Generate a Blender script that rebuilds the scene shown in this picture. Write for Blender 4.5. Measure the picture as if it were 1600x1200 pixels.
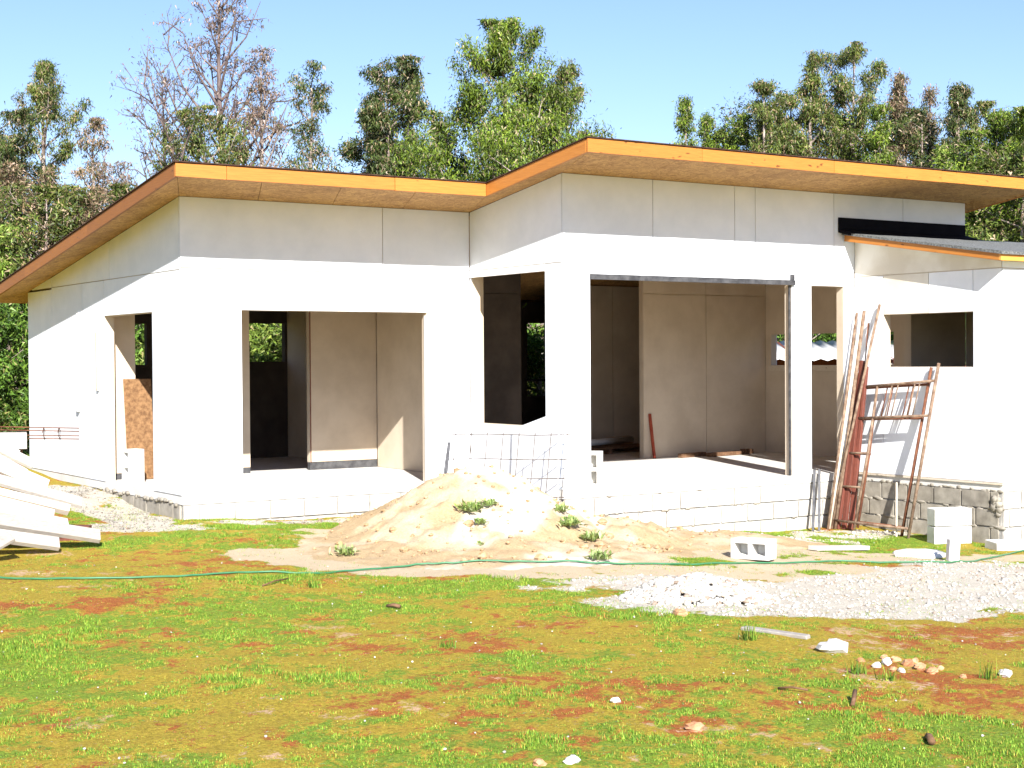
import bpy, math, random
import numpy as np
from mathutils import Matrix, Vector
random.seed(7); RNG = np.random.default_rng(7)
for o_ in list(bpy.data.objects): bpy.data.objects.remove(o_)
SC = bpy.context.scene; COL = SC.collection

# ------------------------------------------------------------------ camera, sky, sun, exposure
# world axes: X along the house front, Y into the depth, Z up, 0 = top of the floor slab
CAM = np.array([-5.8801, -15.1139, 1.3839]); FPX = 2397.13
YAW, PITCH, ROLL = 0.5837, -0.0155, -0.0065
FW = np.array([math.sin(YAW)*math.cos(PITCH), math.cos(YAW)*math.cos(PITCH), math.sin(PITCH)])
RT0 = np.array([math.cos(YAW), -math.sin(YAW), 0.0]); UP0 = np.cross(RT0, FW)
RT = math.cos(ROLL)*RT0 + math.sin(ROLL)*UP0; UP = -math.sin(ROLL)*RT0 + math.cos(ROLL)*UP0
cd = bpy.data.cameras.new('camera'); cam = bpy.data.objects.new('camera', cd); COL.objects.link(cam)
cd.sensor_width = 36; cd.lens = FPX/1600*36; cd.clip_start = 0.1; cd.clip_end = 3000
cam.matrix_world = Matrix([[RT[0], UP[0], -FW[0], CAM[0]], [RT[1], UP[1], -FW[1], CAM[1]], [RT[2], UP[2], -FW[2], CAM[2]], [0, 0, 0, 1]])
SC.camera = cam
LIGHT = Vector((0.64, 1.53, -1.0)).normalized()            # the way the sunlight travels
EL = math.asin(-LIGHT.z); AZ = math.atan2(-LIGHT.x, -LIGHT.y)  # the sun's own direction
W = bpy.data.worlds.new('World'); SC.world = W; W.use_nodes = True
wn = W.node_tree; bg = wn.nodes['Background']
sky = wn.nodes.new('ShaderNodeTexSky'); sky.sky_type = 'NISHITA'; sky.sun_disc = False
sky.sun_elevation = EL; sky.sun_rotation = AZ; sky.air_density = 1.0; sky.dust_density = 0.25; sky.ozone_density = 4.0
tint = wn.nodes.new('ShaderNodeMix'); tint.data_type = 'RGBA'; tint.blend_type = 'MULTIPLY'; tint.inputs['Factor'].default_value = 1.0; tint.inputs['B'].default_value = (.98, .92, 1.03, 1)
wn.links.new(sky.outputs[0], tint.inputs['A']); wn.links.new(tint.outputs['Result'], bg.inputs[0]); bg.inputs[1].default_value = 0.078
sd = bpy.data.lights.new('sun', 'SUN'); sd.energy = 4.8; sd.angle = math.radians(0.53); sd.color = (1.0, 0.965, 0.91)
sun = bpy.data.objects.new('sun', sd); COL.objects.link(sun); sun.rotation_euler = LIGHT.to_track_quat('-Z', 'Y').to_euler()
VS = SC.view_settings; VS.view_transform = 'Standard'; VS.look = 'None'; VS.exposure = 1.3; VS.gamma = 1.0; VS.use_curve_mapping = False
SC.render.engine = 'CYCLES'; SC.cycles.max_bounces = 8; SC.cycles.diffuse_bounces = 5; SC.cycles.transparent_max_bounces = 8

def ray(x, y): return FW + (x-800)/FPX*RT - (y-600)/FPX*UP
def at_depth(x, y, d): return CAM + d*ray(x, y)

# ------------------------------------------------------------------ noise and terrain
def vnoise(x, y, seed=0):
    x = np.asarray(x, float); y = np.asarray(y, float)
    xi = np.floor(x).astype(np.int64); yi = np.floor(y).astype(np.int64); fx = x-xi; fy = y-yi
    def h(a, b):
        n = (a*374761393 + b*668265263 + seed*974634777) & 0x7fffffff
        n = ((n ^ (n >> 13))*1274126177) & 0x7fffffff
        return ((n ^ (n >> 16)) & 0xffff)/65535.0
    sx = fx*fx*(3-2*fx); sy = fy*fy*(3-2*fy)
    return (h(xi, yi)*(1-sx)+h(xi+1, yi)*sx)*(1-sy) + (h(xi, yi+1)*(1-sx)+h(xi+1, yi+1)*sx)*sy
def fbm(x, y, seed=0, octv=4):
    s = 0; a = .5; t = 0
    for i in range(octv):
        s = s + a*vnoise(np.asarray(x)*2**i, np.asarray(y)*2**i, seed+i*17); t += a; a *= .55
    return s/t
def smooth(e0, e1, x):
    t = np.clip((x-e0)/(e1-e0), 0, 1); return t*t*(3-2*t)
CP = np.array([(0,0,-.25),(2,0,-.33),(3.5,-1.9,-.47),(5,-2,-.57),(7.3,-2,-.64),(7.8,-3,-.67),(7.9,-4.1,-.69),(10,-5,-.72),(-.6,3,-.1),(-1,6,-.02),(-3,3,-.12),
 (-5.9,-15,-.36),(0,-6,-.42),(4,-6,-.56),(-6,-2,-.27),(-3,-9,-.38),(0,-11,-.42),(4,-10,-.5),(2,-3,-.42),(-2,-3,-.33),(14,-6,-.75),(12,8,-.5),(4,9,-.25),
 (-8,8,-.15),(-20,0,-.3),(25,0,-.6),(10,30,-.2),(-20,30,-.2),(30,30,-.4),(0,-40,-.4),(40,-30,-.6),(-40,-30,-.3)])
def G0(u, v):
    u = np.asarray(u, float); v = np.asarray(v, float); s = 0; t = 0
    for a, b, c in CP:
        w = 1/((u-a)**2+(v-b)**2+.6)**2; s = s+w*c; t = t+w
    return s/t
def G(u, v):
    return G0(u, v) + .035*(fbm(np.asarray(u)*.9, np.asarray(v)*.9, 3)-.5) + .022*(fbm(np.asarray(u)*4, np.asarray(v)*4, 5)-.5)
def at(x, y):
    d = ray(x, y); t = 4.0
    while t < 120:
        p = CAM+t*d
        if p[2] < G(p[0], p[1]): break
        t += .08
    lo, hi = t-.08, t
    for _ in range(14):
        m = (lo+hi)/2; p = CAM+m*d
        if p[2] < G(p[0], p[1]): hi = m
        else: lo = m
    return CAM+hi*d

# ------------------------------------------------------------------ object helpers
def meshobj(name, V, F, mat=None, parent=None, smooth_=False):
    me = bpy.data.meshes.new(name); me.from_pydata([tuple(map(float, v)) for v in V], [], [tuple(f) for f in F]); me.update()
    return link(name, me, mat, parent, smooth_)
def fastmesh(name, V, F, mat=None, parent=None, col=None, smooth_=False):
    V = np.asarray(V, np.float32); F = np.asarray(F, np.int32); k = F.shape[1]
    me = bpy.data.meshes.new(name); me.vertices.add(len(V)); me.vertices.foreach_set('co', V.ravel())
    me.loops.add(F.size); me.loops.foreach_set('vertex_index', F.ravel()); me.polygons.add(len(F))
    me.polygons.foreach_set('loop_start', np.arange(0, F.size, k, dtype=np.int32)); me.update(calc_edges=True)
    if col is not None:
        a = me.color_attributes.new('col', 'FLOAT_COLOR', 'POINT')
        c = np.ones((len(V), 4), np.float32); c[:, :3] = col; a.data.foreach_set('color', c.ravel())
    return link(name, me, mat, parent, smooth_)
def link(name, me, mat=None, parent=None, smooth_=False):
    o = bpy.data.objects.new(name, me); COL.objects.link(o)
    if mat is not None and not me.materials: me.materials.append(mat)
    if smooth_: me.polygons.foreach_set('use_smooth', [True]*len(me.polygons))
    if parent is not None: adopt(o, parent)
    return o
WORLD = {}
def adopt(o, parent):
    o.parent = parent; loc = WORLD.get(parent.name)
    if loc is not None: o.matrix_parent_inverse = Matrix.Translation(-Vector(loc))
def tag(o, label, cat, group=None, kind=None):
    if label: o['label'] = label
    if cat: o['category'] = cat
    if group: o['group'] = group
    if kind: o['kind'] = kind
    return o
def thing(name, label, cat, loc, group=None, world=True):
    o = bpy.data.objects.new(name, None); COL.objects.link(o); o.location = tuple(map(float, loc)); o.empty_display_size = .2
    if world: WORLD[o.name] = tuple(map(float, loc))          # its parts are modelled in world coordinates
    return tag(o, label, cat, group)
class MB:
    def __init__(s): s.V = []; s.F = []
    def add(s, V, F):
        n = len(s.V); s.V += [tuple(map(float, v)) for v in V]; s.F += [tuple(i+n for i in f) for f in F]; return s
    def hexa(s, b, t):                                       # bottom 4, top 4, anticlockwise from above
        return s.add(list(b)+list(t), [(3,2,1,0),(4,5,6,7),(0,1,5,4),(1,2,6,5),(2,3,7,6),(3,0,4,7)])
    def box(s, x0, x1, y0, y1, z0, z1):
        return s.hexa([(x0,y0,z0),(x1,y0,z0),(x1,y1,z0),(x0,y1,z0)], [(x0,y0,z1),(x1,y0,z1),(x1,y1,z1),(x0,y1,z1)])
    def bar(s, p, q, w, h, up=(0,0,1)):                      # rectangular bar from p to q
        p = Vector(p); q = Vector(q); d = (q-p).normalized(); a = d.cross(Vector(up))
        if a.length < 1e-4: a = d.cross(Vector((1,0,0)))
        a.normalize(); c = a.cross(d).normalized(); a *= w/2; c *= h/2
        return s.add([p-a-c,p+a-c,p+a+c,p-a+c,q-a-c,q+a-c,q+a+c,q-a+c], [(0,1,2,3),(7,6,5,4),(0,4,5,1),(1,5,6,2),(2,6,7,3),(3,7,4,0)])
    def tube(s, pts, r, n=6, cap=True):
        pts = [Vector(tuple(map(float, p))) for p in pts]; rs = r if isinstance(r, (list, tuple)) else [r]*len(pts)
        ref = Vector((0,0,1)); base = len(s.V)
        for i, p in enumerate(pts):
            d = (pts[min(i+1, len(pts)-1)]-pts[max(i-1, 0)]).normalized()
            a = d.cross(ref)
            if a.length < .15: a = d.cross(Vector((1,.2,0)))
            a.normalize(); b = a.cross(d)
            for k in range(n):
                t = 2*math.pi*k/n; s.V.append(tuple(p+(math.cos(t)*a+math.sin(t)*b)*float(rs[i])))
        for i in range(len(pts)-1):
            for k in range(n):
                a = base+i*n+k; b = base+i*n+(k+1)%n; s.F.append((a, b, b+n, a+n))
        if cap:
            s.F.append(tuple(base+k for k in range(n))[::-1]); s.F.append(tuple(base+(len(pts)-1)*n+k for k in range(n)))
        return s
    def build(s, name, mat, parent=None, smooth_=False, bevel=0):
        o = meshobj(name, s.V, s.F, mat, parent, smooth_)
        if bevel:
            m = o.modifiers.new('bevel', 'BEVEL'); m.width = bevel; m.segments = 1; m.limit_method = 'ANGLE'
        return o

# ------------------------------------------------------------------ materials
def nodes(name):
    m = bpy.data.materials.new(name); m.use_nodes = True; nt = m.node_tree; b = nt.nodes['Principled BSDF']
    return m, nt, b
def ramp_mix(nt, fac, c1, c2, lo=.35, hi=.65):
    r = nt.nodes.new('ShaderNodeValToRGB'); r.color_ramp.elements[0].position = lo; r.color_ramp.elements[1].position = hi
    r.color_ramp.elements[0].color = (*c1, 1); r.color_ramp.elements[1].color = (*c2, 1); nt.links.new(fac, r.inputs[0]); return r.outputs[0]
def pos(nt, sc=(1,1,1), rot=(0,0,0)):
    g = nt.nodes.new('ShaderNodeNewGeometry'); mp = nt.nodes.new('ShaderNodeMapping'); mp.inputs['Scale'].default_value = sc; mp.inputs['Rotation'].default_value = rot
    nt.links.new(g.outputs['Position'], mp.inputs[0]); return mp.outputs[0]
def noise(nt, vec, scale, det=4, rough=.6):
    n = nt.nodes.new('ShaderNodeTexNoise'); n.inputs['Scale'].default_value = scale; n.inputs['Detail'].default_value = det; n.inputs['Roughness'].default_value = rough
    nt.links.new(vec, n.inputs['Vector']); return n.outputs['Fac']
def mixc(nt, fac, a, b, mode='MIX'):
    m = nt.nodes.new('ShaderNodeMix'); m.data_type = 'RGBA'; m.blend_type = mode
    for s, v in ((m.inputs['Factor'], fac), (m.inputs['A'], a), (m.inputs['B'], b)):
        if hasattr(v, 'is_linked') or hasattr(v, 'links'): nt.links.new(v, s)
        elif isinstance(v, (int, float)): s.default_value = v
        else: s.default_value = (*v, 1)
    return m.outputs['Result']
def bump(nt, b, h, strength, dist=.01):
    n = nt.nodes.new('ShaderNodeBump'); n.inputs['Strength'].default_value = strength; n.inputs['Distance'].default_value = dist
    nt.links.new(h, n.inputs['Height']); nt.links.new(n.outputs[0], b.inputs['Normal'])
def simple(name, c1, c2, scale=6, rough=.8, bs=.3, bd=.004, fine=60, sc=(1,1,1), metal=0, spec=.3, lo=.35, hi=.65, per_obj=0):
    m, nt, b = nodes(name); v = pos(nt, sc); col = ramp_mix(nt, noise(nt, v, scale), c1, c2, lo, hi)
    if per_obj:
        oi = nt.nodes.new('ShaderNodeObjectInfo'); mr = nt.nodes.new('ShaderNodeMapRange'); mr.inputs['To Min'].default_value = 1-per_obj; mr.inputs['To Max'].default_value = 1+per_obj*.3
        nt.links.new(oi.outputs['Random'], mr.inputs['Value']); cc = nt.nodes.new('ShaderNodeCombineColor')
        for k in range(3): nt.links.new(mr.outputs[0], cc.inputs[k])
        col = mixc(nt, 1.0, col, cc.outputs[0], 'MULTIPLY')
    nt.links.new(col, b.inputs['Base Color']); b.inputs['Roughness'].default_value = rough; b.inputs['Metallic'].default_value = metal
    b.inputs['Specular IOR Level'].default_value = spec
    if bs: bump(nt, b, noise(nt, v, fine, 3), bs, bd)
    return m
M = {}
M['panel'] = simple('fibre_cement', (.735,.765,.805), (.80,.825,.86), 3, .85, .25, .002, 220, per_obj=.05)
M['panel_raw'] = simple('stained_fibre_cement', (.60,.55,.46), (.72,.69,.62), 2.2, .85, .25, .002, 200)
M['board'] = simple('inner_board', (.52,.435,.335), (.60,.51,.40), 2.5, .85, .15, .002, 150)
M['board_shaded'] = simple('shaded_inner_board', (.045,.036,.03), (.075,.06,.05), 2.5, .9, .2, .003, 60)  # inner board with the shade of the deep rooms put into its colour
M['osb_brown'] = simple('brown_strand_board', (.13,.065,.028), (.27,.15,.068), 24, .85, .3, .003, 70)  # browner, darker tone than the roof strand board
M['joint'] = simple('joint', (.10,.095,.09), (.2,.19,.18), 8, .9, 0)
M['stud'] = simple('galvanised_stud', (.30,.31,.31), (.42,.43,.43), 9, .5, .1, .002, 60, metal=.6)
M['steel_dark'] = simple('primed_steel', (.05,.05,.055), (.11,.11,.115), 12, .55, .2, .002, 90, metal=.3)
M['flash'] = simple('black_flashing', (.004,.004,.006), (.007,.007,.010), 6, .85, .08, .002, 30, spec=.08)
M['felt'] = simple('roofing_felt', (.06,.063,.063), (.22,.23,.225), 40, .95, .8, .01, 120)
M['felt_dark'] = simple('dark_roofing_felt', (.03,.012,.008), (.07,.035,.025), 20, .9, .4, .005, 90)
def wood(name, c1, c2, axis=(1,1,1), rough=.6, knots=True, po=.15):
    m, nt, b = nodes(name); v = pos(nt, axis)
    g = noise(nt, v, 9, 5, .7); col = ramp_mix(nt, g, c1, c2, .3, .7)
    if knots:
        k = noise(nt, pos(nt, (2.2,2.2,6)), 3.8, 1, .4); kk = ramp_mix(nt, k, (0,0,0), (1,1,1), .73, .79)
        col = mixc(nt, kk, col, tuple(x*.42 for x in c1))
    oi = nt.nodes.new('ShaderNodeObjectInfo'); mr = nt.nodes.new('ShaderNodeMapRange'); mr.inputs['To Min'].default_value = 1-po; mr.inputs['To Max'].default_value = 1+po*.5
    nt.links.new(oi.outputs['Random'], mr.inputs['Value']); cc = nt.nodes.new('ShaderNodeCombineColor')
    for k in range(3): nt.links.new(mr.outputs[0], cc.inputs[k])
    col = mixc(nt, 1.0, col, cc.outputs[0], 'MULTIPLY')
    nt.links.new(col, b.inputs['Base Color']); b.inputs['Roughness'].default_value = rough; bump(nt, b, g, .25, .003); return m
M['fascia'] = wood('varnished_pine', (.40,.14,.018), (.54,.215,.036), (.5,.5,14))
M['fascia_dark'] = wood('left_rake_pine', (.22,.075,.012), (.32,.12,.02), (.5,.5,14))  # darker pine tone, on the left rake boards only
M['fascia_pale'] = wood('pale_varnished_pine', (.56,.24,.04), (.66,.32,.07), (.5,.5,14))
M['timber'] = wood('raw_pine', (.60,.50,.38), (.74,.66,.54), (2,2,9), .8)
M['timber_grey'] = wood('weathered_board', (.40,.355,.31), (.60,.55,.49), (2,2,9), .85, False, .4)
M['redwood'] = wood('red_stained_timber', (.10,.026,.016), (.19,.05,.028), (6,6,1), .7, False)
def osb():
    m, nt, b = nodes('osb'); v = nt.nodes.new('ShaderNodeTexVoronoi'); p = pos(nt, (1,1,1)); v.inputs['Scale'].default_value = 26
    d = nt.nodes.new('ShaderNodeTexNoise'); d.inputs['Scale'].default_value = 9; d.inputs['Detail'].default_value = 3; nt.links.new(p, d.inputs['Vector'])
    mx = nt.nodes.new('ShaderNodeMix'); mx.data_type = 'RGBA'; mx.inputs['Factor'].default_value = .35; nt.links.new(p, mx.inputs['A']); nt.links.new(d.outputs['Color'], mx.inputs['B'])
    nt.links.new(mx.outputs['Result'], v.inputs['Vector'])
    r = nt.nodes.new('ShaderNodeValToRGB'); e = r.color_ramp.elements; e[0].color = (.26,.12,.03,1); e[1].color = (.56,.33,.115,1); e[1].position = .8
    nt.links.new(v.outputs['Color'], r.inputs[0]); st = ramp_mix(nt, noise(nt, p, 1.3, 5), (.72,.66,.6), (1,1,1), .32, .5)
    c = mixc(nt, 1.0, r.outputs[0], st, 'MULTIPLY'); nt.links.new(c, b.inputs['Base Color']); b.inputs['Roughness'].default_value = .75; bump(nt, b, v.outputs['Color'], .3, .003); return m
M['osb'] = osb()
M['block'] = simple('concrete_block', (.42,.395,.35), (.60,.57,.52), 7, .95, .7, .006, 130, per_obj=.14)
M['block_dim'] = simple('dimmed_concrete_block', (.24,.215,.175), (.38,.345,.285), 7, .95, .7, .006, 130, per_obj=.18)  # block colour darkened to carry the grazing-sun shade of the left-facing sides
M['block_white'] = simple('pale_concrete_block', (.62,.61,.58), (.74,.73,.70), 9, .95, .6, .005, 130, per_obj=.06)
M['mortar'] = simple('mortar', (.26,.25,.23), (.40,.39,.365), 18, .95, .9, .012, 70)
M['slab'] = simple('concrete_slab', (.56,.545,.51), (.66,.645,.61), 4, .9, .3, .003, 80)
M['rust'] = simple('rusty_steel', (.12,.07,.045), (.29,.205,.14), 14, .8, .5, .003, 120)
M['rust_dark'] = simple('dark_rusty_steel', (.10,.035,.02), (.20,.08,.04), 14, .85, .4, .003, 100)
M['wire'] = simple('wire', (.09,.07,.06), (.17,.14,.12), 20, .6, 0, metal=.4)
M['red'] = simple('red_steel', (.26,.04,.02), (.34,.07,.035), 12, .6, .2, .002, 60)
M['hose'] = simple('green_hose', (.03,.15,.06), (.05,.20,.09), 12, .45, 0, spec=.5)
M['pvc'] = simple('white_plastic', (.74,.74,.73), (.80,.80,.79), 5, .45, 0)
M['tin'] = simple('white_corrugated_metal', (.62,.61,.59), (.78,.77,.75), 2.5, .5, .05, .002, 20)
M['stone'] = simple('white_stone', (.52,.50,.47), (.72,.70,.67), 14, .95, .6, .006, 60, per_obj=.25)
M['brick'] = simple('broken_brick', (.42,.17,.08), (.60,.36,.20), 12, .95, .6, .006, 60, per_obj=.35)
M['plum'] = simple('dark_panel', (.10,.045,.06), (.15,.07,.08), 6, .7, .2, .003, 50)
M['stick'] = simple('dead_stick', (.10,.05,.025), (.2,.11,.06), 20, .9, .3, .003, 60)
M['bark'] = simple('eucalyptus_bark', (.17,.12,.10), (.42,.35,.30), 5, .9, .5, .02, 16, (3,3,.6))
M['bark_dark'] = simple('dark_bark', (.09,.065,.06), (.20,.155,.145), 5, .9, .5, .02, 16, (3,3,.6))
def leafmat(name, trans=.18, rough=.5):
    m, nt, b = nodes(name); a = nt.nodes.new('ShaderNodeAttribute'); a.attribute_name = 'col'
    nt.links.new(a.outputs['Color'], b.inputs['Base Color']); b.inputs['Roughness'].default_value = rough; b.inputs['Specular IOR Level'].default_value = .35
    t = nt.nodes.new('ShaderNodeBsdfTranslucent'); nt.links.new(a.outputs['Color'], t.inputs['Color'])
    x = nt.nodes.new('ShaderNodeMixShader'); x.inputs[0].default_value = trans; nt.links.new(b.outputs[0], x.inputs[1]); nt.links.new(t.outputs[0], x.inputs[2])
    nt.links.new(x.outputs[0], nt.nodes['Material Output'].inputs['Surface']); return m
M['leaf'] = leafmat('leaves'); M['grass'] = leafmat('grass_blades', .25, .7)

# ------------------------------------------------------------------ the ground
def ell(u, v, cx, cy, rx, ry, rot=0.0, soft=.35):             # soft elliptical patch in ground coordinates
    c, s = math.cos(rot), math.sin(rot); a = ((u-cx)*c+(v-cy)*s)/rx; b = (-(u-cx)*s+(v-cy)*c)/ry
    return 1-smooth(1-soft, 1+soft, np.sqrt(a*a+b*b))
def rough_edge(m, u, v, seed, amt=.8, sc=2.2):
    return np.clip(smooth(.28, .72, m + amt*(fbm(u*sc, v*sc, seed, 5)-.5)*np.where(m > 0.001, 1, 0)), 0, 1)
def masks(u, v):
    sand = np.maximum.reduce([ell(u,v,2.5,-2.6,2.3,1.9), ell(u,v,1.15,-3.4,1.5,.95,-.5), ell(u,v,.2,-2.55,.75,.5,-.4), ell(u,v,4.6,-3.1,1.2,1.1), .8*ell(u,v,2.6,-4.55,1.9,.45,-.1),
                              .75*ell(u,v,5.2,-4.35,1.9,.5,-.35), .6*ell(u,v,6.6,-4.9,1.2,.6,-.3)])
    sand = np.maximum(sand, .62*ell(u,v,4.3,-6.3,3.2,1.5,-.52))
    sand = rough_edge(sand, u, v, 21, 1.5, 3.4)
    grav = np.maximum.reduce([ell(u,v,3.2,-6.05,2.3,.75,-.52), ell(u,v,4.6,-6.6,1.9,1.1,-.5), ell(u,v,2.3,-6.65,1.7,.55,-.55), ell(u,v,6.6,-6.6,2.2,1.3,-.5), .72*ell(u,v,1.6,-6.5,.8,.45,-.3),
                              .85*ell(u,v,-.35,1.6,.42,1.7), ell(u,v,-.35,.3,.35,.6), .62*ell(u,v,1.3,-.35,1.7,.28), .8*ell(u,v,-.6,-.4,.9,.35,-.5), .55*ell(u,v,6.4,-2.6,1.5,.6)])
    grav = rough_edge(grav, u, v, 33, 1.5, 3.4)
    g1 = fbm(u*.75+3, v*.75, 51, 3); g2 = fbm(u*2.6, v*2.6, 57, 3); g3 = fbm(u*9, v*9, 61, 2)
    g4 = fbm(u*20, v*20, 63, 2); green = smooth(.43, .60, .36*g1+.28*g2+.2*g3+.16*g4)
    strip = np.maximum.reduce([.9*ell(u,v,-.75,-.35,.75,.3,-.5), .8*ell(u,v,1.2,-.75,1.7,.22), .9*ell(u,v,6.6,-2.9,1.4,.7,-.35), .8*ell(u,v,4.3,-3.7,1.3,.35,-.35), .75*ell(u,v,.9,-4.7,1.4,.35,-.15)])
    green = np.maximum(green, smooth(.25, .6, strip*(.45+g3)))
    red = smooth(.46, .66, .4*fbm(u*1.1+9, v*1.1+4, 71, 4)+.3*fbm(u*5, v*5, 77, 3)+.3*fbm(u*15, v*15, 79, 2))
    bare = smooth(.58, .70, .6*fbm(u*1.7+31, v*1.7+11, 83, 4)+.4*fbm(u*9, v*9, 87, 3))
    return sand, grav, green, red, bare
def axis(lo, hi, fine, far):
    a = np.arange(lo, hi+1e-6, fine); s = fine; L = [lo]; R = [hi]
    while R[-1] < far: s *= 1.35; R.append(R[-1]+s); L.append(L[-1]-s)
    return np.concatenate([np.array(L[1:])[::-1], a, np.array(R[1:])])
gx = axis(-7, 9, .05, 900); gy = axis(-12.5, 3.5, .05, 900)
GX, GY = np.meshgrid(gx, gy, indexing='ij')
sa, gr, gn, rd, ba = masks(GX, GY)
GZ = G(GX, GY) + .012*(fbm(GX*14, GY*14, 91, 3)-.5) + gr*.014*(fbm(GX*22, GY*22, 95, 2)-.5)
V = np.stack([GX, GY, GZ], -1).reshape(-1, 3); n0, n1 = GX.shape
I = np.arange(n0*n1).reshape(n0, n1)
F = np.stack([I[:-1,:-1], I[1:,:-1], I[1:,1:], I[:-1,1:]], -1).reshape(-1, 4)
def ground_mat():
    m, nt, b = nodes('yard_ground'); L = nt.links
    a = nt.nodes.new('ShaderNodeAttribute'); a.attribute_name = 'col'; sp = nt.nodes.new('ShaderNodeSeparateColor'); L.new(a.outputs['Color'], sp.inputs[0])
    a2 = nt.nodes.new('ShaderNodeAttribute'); a2.attribute_name = 'col2'; sp2 = nt.nodes.new('ShaderNodeSeparateColor'); L.new(a2.outputs['Color'], sp2.inputs[0])
    p = pos(nt); nf = noise(nt, p, 38, 5, .7); nm = noise(nt, p, 7, 5, .65)
    nf2 = noise(nt, p, 110, 4, .75); mm = nt.nodes.new('ShaderNodeMix'); mm.inputs[0].default_value = .5; L.new(nf, mm.inputs[2]); L.new(nf2, mm.inputs[3]); nf = mm.outputs[0]
    moss = ramp_mix(nt, nf, (.14,.10,.013), (.50,.375,.05), .36, .64)
    redm = ramp_mix(nt, nf, (.16,.045,.012), (.46,.155,.045), .36, .64)
    grn = ramp_mix(nt, nf, (.045,.09,.010), (.27,.36,.04), .36, .64)
    dirt = ramp_mix(nt, nf, (.40,.23,.12), (.60,.42,.27), .3, .7)
    snd = ramp_mix(nt, nf, (.40,.31,.20), (.60,.49,.34), .3, .7)
    grv = ramp_mix(nt, noise(nt, p, 60, 3, .8), (.34,.30,.24), (.64,.59,.50), .3, .7)
    fr = noise(nt, p, 26, 6, .8)
    def brk(sock, amt):                                        # break the patch edges up with fine grain
        a_ = nt.nodes.new('ShaderNodeMath'); a_.operation = 'MULTIPLY_ADD'; L.new(fr, a_.inputs[0]); a_.inputs[1].default_value = amt; L.new(sock, a_.inputs[2])
        r_ = nt.nodes.new('ShaderNodeMapRange'); r_.interpolation_type = 'SMOOTHSTEP'; r_.inputs['From Min'].default_value = .5*amt+.38; r_.inputs['From Max'].default_value = .5*amt+.62; L.new(a_.outputs[0], r_.inputs['Value']); return r_.outputs[0]
    c = mixc(nt, brk(sp2.outputs['Red'], 4.0), moss, redm); c = mixc(nt, brk(sp2.outputs['Green'], 3.2), c, dirt)
    c = mixc(nt, brk(sp.outputs['Blue'], 3.0), c, grn); c = mixc(nt, brk(sp.outputs['Red'], 1.8), c, snd); c = mixc(nt, brk(sp.outputs['Green'], 3.2), c, grv)
    L.new(c, b.inputs['Base Color']); b.inputs['Roughness'].default_value = .95; b.inputs['Specular IOR Level'].default_value = .1
    bump(nt, b, noise(nt, p, 75, 4, .7), .9, .012); return m
ground = fastmesh('ground', V, F, ground_mat(), col=np.stack([sa, gr, gn*.75], -1).reshape(-1, 3), smooth_=True)
a2 = ground.data.color_attributes.new('col2', 'FLOAT_COLOR', 'POINT')
c2 = np.ones((n0*n1, 4), np.float32); c2[:, 0] = rd.ravel(); c2[:, 1] = (ba*.55).ravel(); c2[:, 2] = 0; a2.data.foreach_set('color', c2.ravel())
tag(ground, 'grassy building plot with mossy red soil in front of the house', None, kind='structure'); del ground['label']

# ------------------------------------------------------------------ the house
A_, B_, C_, D_, E_, L_ = 3.5247, -1.8563, 9.8713, 7.8673, -4.0564, 5.4485
H_, S_, OF, OS = 3.0997, .1422, 1.0679, .4481
FZ, FT = -.0866, .1324
TH = .12
house = thing('house', 'unfinished white single-storey house with sloping orange-edged roof and empty window openings', 'house', (4.9, 1.8, -.5))
def wtop(v): return H_-S_*v
JG = .010
class Wall:
    """a wall in a vertical plane; s runs along it, o is its outer face, n = +1/-1 the side the thickness goes to"""
    def __init__(s, name, along, o, n, mat, th=TH, parent=house): s.along = along; s.o = o; s.n = n; s.mb = MB(); s.name = name; s.mat = mat; s.th = th; s.panels = []; s.parent = parent
    def prism(s, mb, s0, s1, z0, t0, t1, d0, d1):
        def pt(a, d, z):
            q = s.o+s.n*d; return (a, q, z) if s.along == 'u' else (q, a, z)
        mb.hexa([pt(s0,d0,z0), pt(s1,d0,z0), pt(s1,d1,z0), pt(s0,d1,z0)], [pt(s0,d0,t0), pt(s1,d0,t1), pt(s1,d1,t1), pt(s0,d1,t0)])
    def core(s, s0, s1, z0, t0, t1=None, out=True):
        s.prism(s.mb, s0, s1, z0, t0, t0 if t1 is None else t1, .012 if out else 0, s.th); return s
    def panel(s, s0, s1, z0, t0, t1=None, mat=None):
        t1 = t0 if t1 is None else t1; mb = MB(); s.prism(mb, s0+JG/2, s1-JG/2, z0+JG/2, t0-JG/2, t1-JG/2, 0, .0115); s.panels.append((mb, mat)); return s
    def both(s, s0, s1, z0, t0, t1=None, mat=None): s.core(s0, s1, z0, t0, t1); return s.panel(s0, s1, z0, t0, t1, mat)
    def done(s, pmat=None):
        w = s.mb.build(s.name, s.mat, s.parent)
        for mb, mat in s.panels: mb.build('wall_panel', mat or pmat or M['panel'], w)
        return w
# front wall of the left block
w = Wall('wall', 'u', 0.0, 1, M['board'])
W0, W1, WH = .686, 2.95, 1.93
w.core(.013, W0, 0, 2.36).panel(0, W0, 0, 2.36).both(W1, A_-.002, .0, 2.36)
w.core(W0, W1, WH, 2.36).panel(W0, 1.83, WH, 2.36).panel(1.83, W1, WH, 2.36)
w.core(.013, A_-.002, 2.36, H_).panel(0, 2.382, 2.365, H_).panel(2.382, A_-.002, 2.365, H_)
wall_front_left = w.done()
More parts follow.
